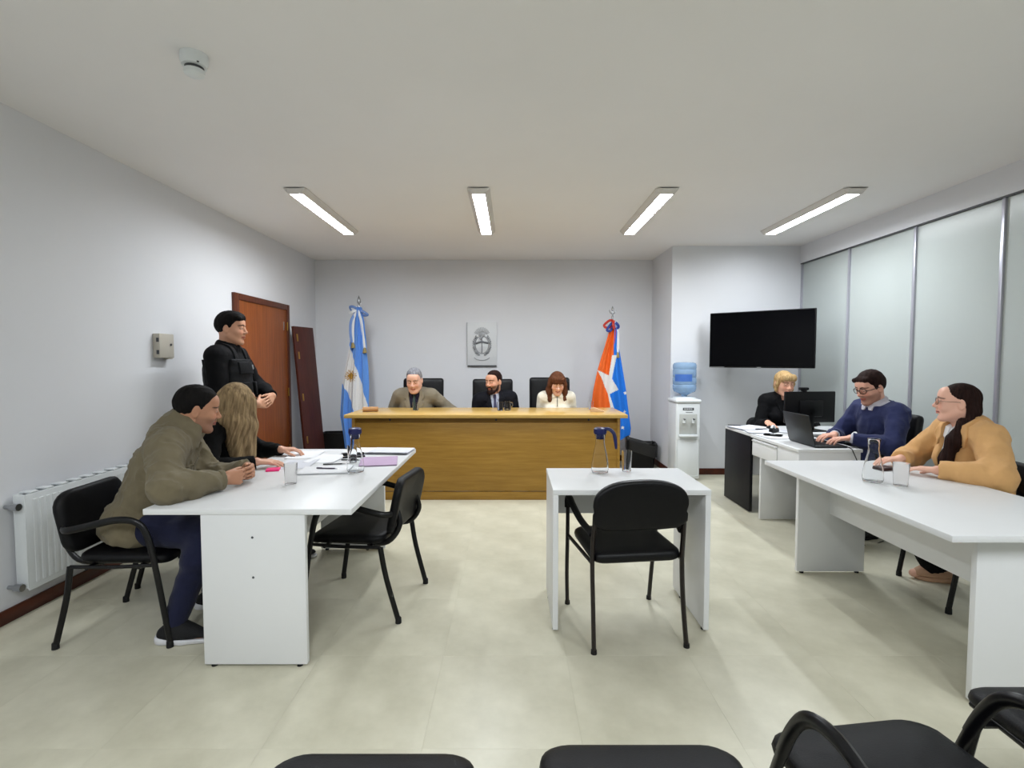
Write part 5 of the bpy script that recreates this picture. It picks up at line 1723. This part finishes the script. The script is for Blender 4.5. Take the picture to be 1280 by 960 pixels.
def crescent(t, z):
    lathe('finial', [(0, -.17), (.015, -.17), (.016, -.14), (.008, -.13), (.012, -.10), (.006, -.07), (.018, -.05), (.012, -.02), (0, 0)], M_STEEL, t, 12, (0, 0, z))
    sweep('finial_arms', crom([(-.045, 0, z - .055), (-.03, 0, z - .095), (0, 0, z - .105), (.03, 0, z - .095), (.045, 0, z - .055)], 4), .006, M_STEEL, t, sides=6)
flag('provincial_flag', 'orange and blue flag with white bird and stars right of the bench', XG, FY, 2.16, rowsT[0][0], rowsT, colT, [FOR, FW, FBL], 1.6,
     [([p3(t_pt, 228, 160), p3(t_pt, 238, 230), p3(t_pt, 240, 300), p3(t_pt, 238, 365)], RRED, False),
      ([p3(t_pt, 232, 165), p3(t_pt, 250, 230), p3(t_pt, 254, 300), p3(t_pt, 252, 362)], RWHITE, True),
      ([p3(t_pt, 228, 160, -.05), p3(t_pt, 200, 160, -.09), p3(t_pt, 166, 190, -.10), p3(t_pt, 190, 205, -.09), p3(t_pt, 222, 180, -.06)], RRED, False),
      ([p3(t_pt, 228, 170, -.06), p3(t_pt, 205, 185, -.11), p3(t_pt, 184, 218, -.11), p3(t_pt, 206, 222, -.10), p3(t_pt, 226, 190, -.08)], RBLUE, False),
      ([p3(t_pt, 230, 165, -.06), p3(t_pt, 246, 180, -.11), p3(t_pt, 256, 200, -.10), p3(t_pt, 240, 215, -.09)], RBLUE, False),
      ([p3(t_pt, 226, 158, -.08), p3(t_pt, 222, 180, -.12), p3(t_pt, 226, 212, -.12)], RRED, False)], crescent)

# ------------------------------------------------------------------ glassware
def tumbler(label, x, y, z, h=.12, r=.034, m=M_GLASS, water=.0, group=None, cat='glass', name='drinking_glass'):
    t = thing(name, label, cat, (x, y, z), 0, group)
    b = .004 if m is M_PLCLEAR else .008
    w = .0011 if m is M_PLCLEAR else .002
    lathe('vessel', [(0, 0), (r * .8, 0), (r * .84, .002), (r, h - .001), (r - w * .5, h), (r - w, h - .001), (r * .84 - w, b), (0, b)], m, t, 28)
    if water: lathe('water', [(0, b + .0008), (r * .84 - w - .0008, b + .0008), (r * .84 + (r * .16) * water - w - .0008, h * water), (0, h * water)], M_WATER, t, 28)
    return t
def carafe(label, x, y, z, h=.245, lid=None, handle=False, water=.16, rz=0):
    t = thing('glass_carafe', label, 'carafe', (x, y, z), rz)
    pr = [(.040, 0), (.048, .003), (.052, .02), (.050, .06), (.042, .11), (.032, .155), (.027, .185), (.028, .21), (.033, h - .002)]
    inn = [(r - .0022, zz + (.006 if i < 2 else 0)) for i, (r, zz) in enumerate(pr)][::-1]
    lathe('vessel', [(0, 0)] + pr + [(pr[-1][0] - .001, h)] + inn + [(0, .006)], M_GLASS, t, 32)
    if water: lathe('water', [(0, .0068)] + [(r - .003, max(zz, .0068)) for r, zz in pr if zz < water * .9] + [(np.interp(water, [p[1] for p in pr], [p[0] for p in pr]) - .003, water), (0, water)], M_WATER, t, 32)
    if lid:
        l = lathe('lid', [(0, h - .03), (.024, h - .03), (.025, h), (.037, h + .001), (.040, h + .012), (.038, h + .032), (.03, h + .038), (0, h + .039)], lid, t, 24)
        if handle:
            sweep('handle', crom([(.02, 0, h + .030), (.055, 0, h + .030), (.082, 0, h + .005), (.092, 0, h - .045), (.096, 0, h - .085)], 5), .011, lid, t, ry=.015, up=Vector((0, 1, 0)), sides=10, radii=[1] * 14 + [.95, .9, .85, .8, .75, .7, .6])
    return t
ZT = .7555
carafe('glass carafe with navy lid on the paper strewn table', -.965, 3.13, ZT, .235, M_BLUELID, water=0)
tumbler('clear plastic cup on the white table near the clasped hands', -1.235, 2.83, ZT, .115, .036, M_PLCLEAR, cat='cup', name='plastic_cup')
tumbler('drinking glass behind the carafe on the paper strewn table', -1.075, 3.42, ZT, .115, .034)
carafe('glass pitcher with navy lid and curved handle on the small table', .53, 3.06, .7665, .235, M_BLUELID, True, 0, rz=-.35)
tumbler('tall drinking glass on the small table beside the pitcher', .70, 3.10, .7665, .125, .032)
carafe('open glass carafe without lid on the right hand table', 2.05, 2.88, ZT, .245, None, water=0)
tumbler('clear plastic cup before the hands of the woman in the tan jacket', 2.14, 2.79, ZT, .125, .040, M_PLCLEAR, cat='cup', name='plastic_cup')
ZB = .8875
tumbler('drinking glass before the elderly judge', -1.06, 5.62, ZB, .085, .036)
tumbler('drinking glass before the bearded judge', -.13, 5.60, ZB, .095, .036)
tumbler('drinking glass beside the elbow of the judge in the cream blouse', .88, 5.70, ZB, .095, .028)
jgt = thing('glass_jug', 'small glass jug with handle beside the glass of the bearded judge', 'jug', (-.05, 5.63, ZB))
lathe('vessel', [(0, 0), (.034, 0), (.038, .01), (.036, .06), (.030, .085), (.034, .10), (.032, .10), (.028, .085), (.033, .06), (.034, .012), (0, .006)], M_GLASS, jgt, 24)
sweep('handle', crom([(.032, 0, .085), (.055, 0, .08), (.058, 0, .05), (.036, 0, .025)], 5), .005, M_GLASS, jgt, sides=8)
# cut tube of card and pale wooden block on the bench ends
tb = thing('cardboard_tube', 'short brown cardboard tube lying on the left end of the bench', 'tube', (-1.52, 5.48, ZB + .026), .25)
M90 = Matrix.Rotation(PI / 2, 4, 'Y')
lathe('tube_wall', [(.026, -.08), (.026, .08), (.022, .08), (.022, -.08), (.026, -.08)], mat('brown_card', (170, 128, 86), .8, var=.08), tb, 20, M=M90)
lathe('tube_end_shade', [(0, .068), (.0215, .068), (.0215, .074), (0, .074)], mat('tube_shade_brown', (88, 52, 34), .8), tb, 16, M=M90)  # disc coloured as the shade inside the tube's open end
wbk = thing('wooden_block', 'pale wooden wedge lying on the right end of the bench', 'block', (.92, 5.46, ZB), -.2)
extrude_poly('wedge', [(-.075, 0), (.075, 0), (.06, .012), (-.04, .045), (-.075, .04)], 'y', -.035, .035, mat('pale_beech', (206, 172, 134), .6, var=.06, stretch=(2, 20, 20)), wbk, .003)

# ------------------------------------------------------------------ papers and small things, left table
def sheet(label, x, y, z, rz, w=.21, d=.297, m=M_PAPER, n=1, name='paper_sheet', cat='paper', group=None, h=.0006):
    t = thing(name, label, cat, (x, y, z), rz, group)
    for i in range(n):
        a = 0 if n == 1 else rnd.uniform(-.05, .05)
        bm = bmesh.new()
        nx = 8
        A = []
        for k in range(nx + 1):
            u = -w / 2 + w * k / nx
            cz = i * .0035 + .004 * (abs(u) / (w / 2)) ** 3 * (1 if n == 1 else .5)
            A.append([bm.verts.new((u, v, cz + zz)) for zz in (0.0004, 0.0004 + h) for v in (-d / 2, d / 2)])
        for P_, Q in zip(A, A[1:]):
            bm.faces.new((P_[0], P_[1], Q[1], Q[0])); bm.faces.new((P_[2], Q[2], Q[3], P_[3]))
            bm.faces.new((P_[0], Q[0], Q[2], P_[2])); bm.faces.new((P_[1], P_[3], Q[3], Q[1]))
        bm.faces.new(A[0]); bm.faces.new(A[-1])
        bmesh.ops.rotate(bm, verts=bm.verts, cent=(0, 0, 0), matrix=Matrix.Rotation(a, 3, 'Z'))
        link('sheet', finish(bm), m, t)
    return t
nb = thing('notepad', 'open white notepad with a pen on it, on the long table', 'notepad', (-1.16, 3.16, ZT), .15)
box('cover', -.15, .15, -.105, .105, .0005, .004, M_RELIEF, nb, .001)
box('page_block', -.147, .147, -.102, .102, .004, .011, M_PAPER, nb, .001)
def pen(label, x, y, z, rz, m, l=.14):
    t = thing('pen', label, 'pen', (x, y, z + .0045), rz)
    MX = Matrix.Rotation(PI / 2, 4, 'Y')
    lathe('barrel', [(0, -l / 2), (.004, -l / 2), (.0042, l / 2 - .02), (0, l / 2 - .02)], m, t, 10, M=MX)
    lathe('tip', [(.004, l / 2 - .02), (.0012, l / 2), (0, l / 2)], M_STEEL, t, 10, M=MX)
    box('clip', -l / 2, -l / 2 + .035, -.0015, .0015, .004, .006, M_STEEL, t)
pen('dark purple pen lying on the notepad', -1.15, 3.16, ZT + .0115, -.1, mat('purple_plastic', (48, 30, 58), .35))
pen('thin dark pen lying beyond the notepad', -1.17, 3.34, ZT + .001, .2, M_PLBLK)
pen('second dark pen beside the black stapler', -1.10, 3.48, ZT + .001, .0, M_PLBLK)
stp = thing('stapler', 'long black stapler on the papers of the left table', 'stapler', (-1.12, 3.60, ZT), .35)
box('base', -.075, .075, -.015, .015, .0005, .010, M_PLBLK, stp, .003)
box('top_arm', -.075, .07, -.014, .014, .014, .034, M_PLBLK, stp, .008, 3)
box('anvil', .05, .075, -.01, .01, .010, .0125, M_STEEL, stp)
sheet('loose white sheet under the left hand of the blond woman', -1.50, 3.70, ZT, .1)
sheet('stack of printed sheets at the far right corner of the left table', -.90, 3.80, ZT, 1.5, m=M_PAPER2, n=5, name='paper_stack')
sheet('stack of white sheets at the far edge behind the carafe', -1.10, 3.82, ZT, 1.6, m=M_PAPER, n=4, name='paper_stack')
sheet('single white sheet beside the stapler on the left table', -1.29, 3.55, ZT, -.1)
sheet('single printed sheet between the notepad and the blond woman', -1.42, 3.36, ZT, .1, m=M_PAPER2)
fd = thing('folder', 'lilac card folder behind the carafe on the left table', 'folder', (-.90, 3.44, ZT), .2)
box('back_cover', -.12, .12, -.15, .15, .0005, .002, M_LILAC, fd)
box('paper_filling', -.11, .11, -.14, .14, .002, .006, M_PAPER, fd)
box('front_cover', -.12, .12, -.15, .15, .006, .0075, M_LILAC, fd)
pn = thing('pink_notes', 'block of bright pink notes under the hand of the blond woman', 'notepad', (-1.495, 3.175, ZT), .3)
box('note_block', -.038, .038, -.038, .038, .0005, .010, M_PINK, pn)
box('top_note', -.038, .038, -.038, .036, .0102, .0108, M_PINK, pn)

# ------------------------------------------------------------------ right side desks
lap = thing('laptop', 'dark grey laptop open before the man in the blue sweater', 'laptop', (2.385, 4.185, .7505), 0)
box('base', 0, .255, -.19, .19, .002, .018, M_LAPTOP, lap, .005)
kb = box('keyboard', .03, .145, -.165, .165, .018, .0188, M_PLBLK, lap)
ME_KEY = None
for r in range(5):
    for c in range(14):
        bm = bmesh.new()
        if ME_KEY is None:
            box_into(bm, -.0045, .0045, -.0098, .0098, 0, .0016); ME_KEY = finish(bm); ME_KEY.materials.append(M_BLACKLAM)
        else: bm.free()
        link('key', ME_KEY, None, kb, (.042 + r * .0225, -.150 + c * .0231, .0188))
box('touchpad', .165, .235, -.05, .05, .018, .0186, M_BLACKLAM, lap)
ML = Matrix.Translation((.004, 0, .016)) @ Matrix.Rotation(-.24, 4, 'Y')
box('screen_lid', -.009, 0, -.19, .19, 0, .25, M_LAPTOP, lap, .003, M=ML)
box('display', 0, .0008, -.178, .178, .018, .238, mat('dim_laptop_display', (70, 76, 84), .2, emit=.12), lap, M=ML)
mon = thing('monitor', 'black monitor on the clerk desk seen from behind', 'monitor', (2.905, 5.00, .7505), .12)
box('back_shell', -.265, .265, -.028, .0, .08, .385, M_PLBLK, mon, .008)
box('display', -.255, .255, 0, .001, .095, .375, mat('dim_monitor_display', (90, 96, 104), .2, emit=.2), mon)
box('rear_bulge', -.12, .12, -.05, -.026, .14, .30, M_PLBLK, mon, .01)
box('stand_neck', -.03, .03, -.05, -.03, .01, .22, M_PLBLK, mon, .005)
box('stand_foot', -.12, .12, -.11, .07, .0005, .012, M_PLBLK, mon, .004)
wc = thing('webcam', 'black web camera clipped on top of the clerk monitor', 'camera', (2.845, 4.985, 1.136), .12)
box('housing', -.045, .045, -.022, .022, .012, .040, M_PLBLK, wc, .01, 3)
lathe('lens', [(0, 0), (.012, 0), (.010, .006), (0, .007)], M_SCREEN, wc, 14, M=Matrix.Translation((0, .022, .026)) @ Matrix.Rotation(-PI / 2, 4, 'X'))
box('clip', -.018, .018, -.025, .015, .0, .013, M_PLBLK, wc, .002)
ms = thing('computer_mouse', 'black computer mouse under the right hand of the clerk', 'mouse', (2.595, 5.12, .7505), -.1)
bm = bmesh.new(); bmesh.ops.create_uvsphere(bm, u_segments=18, v_segments=12, radius=1)
for v in bm.verts: v.co = Vector((v.co.x * .031, v.co.y * .055, max(v.co.z, 0) * .034 + .001))
link('shell', finish(bm, 1.2), M_PLBLK, ms)
box('scroll_wheel', -.003, .003, .02, .034, .026, .033, M_RELIEFD, ms, .001)
for i, (x, y, r, n, m, l) in enumerate([(2.34, 5.13, .2, 4, M_PAPER2, 'stack of printed sheets at the black end of the clerk desk'), (2.36, 4.92, -.15, 3, M_PAPER2, 'stack of printed sheets in front on the clerk desk'), (2.50, 5.22, .5, 2, M_PAPER, 'two white sheets left of the clerk mouse'),
                                       (2.36, 4.60, .1, 2, M_PAPER, 'white sheets beside the laptop lid'), (2.62, 4.92, .9, 2, M_PAPER2, 'printed sheets below the monitor')]):
    sheet(l, x, y, .7505, r, m=m, n=n, name='paper_stack')
ph = thing('mobile_phone', 'black mobile phone lying on the papers beside the laptop', 'phone', (2.37, 4.62, .760), .9)
box('phone_body', -.037, .037, -.075, .075, 0, .009, M_PLBLK, ph, .003); box('phone_screen', -.034, .034, -.071, .071, .009, .0094, M_SCREEN, ph)
td = thing('tape_dispenser', 'small dark tape dispenser among the papers of the clerk desk', 'dispenser', (2.50, 4.86, .7505), .6)
extrude_poly('body', [(-.06, .0005), (.06, .0005), (.06, .025), (.05, .045), (.035, .028), (.01, .028), (-.03, .05), (-.055, .04)], 'y', -.02, .02, M_PLBLK, td, .003)
lathe('tape_roll', [(.012, -.01), (.028, -.01), (.028, .01), (.012, .01), (.012, -.01)], M_DISP, td, 18, M=Matrix.Translation((-.015, 0, .045)) @ Matrix.Rotation(PI / 2, 4, 'X'))
pen('black pen on the clerk desk papers', 2.44, 4.98, .765, .3, M_PLBLK)
pen('dark pen at the black end of the clerk desk', 2.30, 5.25, .766, -.4, M_PLBLK)
tag(sweep('laptop_cable', crom([(2.62, 4.03, .765), (2.64, 3.97, .757), (2.645, 3.937, .73), (2.68, 3.91, .60), (2.72, 3.90, .35), (2.74, 3.92, .008), (2.95, 4.0, .008)], 6), .0035, M_PLBLK, None, sides=6), 'thin black cable hanging from the laptop over the desk edge', 'cable')
pb = thing('wallet', 'dark brown wallet on the table before the woman in the tan jacket', 'wallet', (2.345, 3.20, ZT), .3)
box('outer_leather', -.05, .05, -.04, .04, .0005, .010, mat('dark_brown_leather', (52, 24, 22), .5, bump=.2), pb, .003)
box('upper_flap', -.048, .05, -.04, .04, .0105, .018, mat('dark_brown_leather', (52, 24, 22), .5), pb, .003)
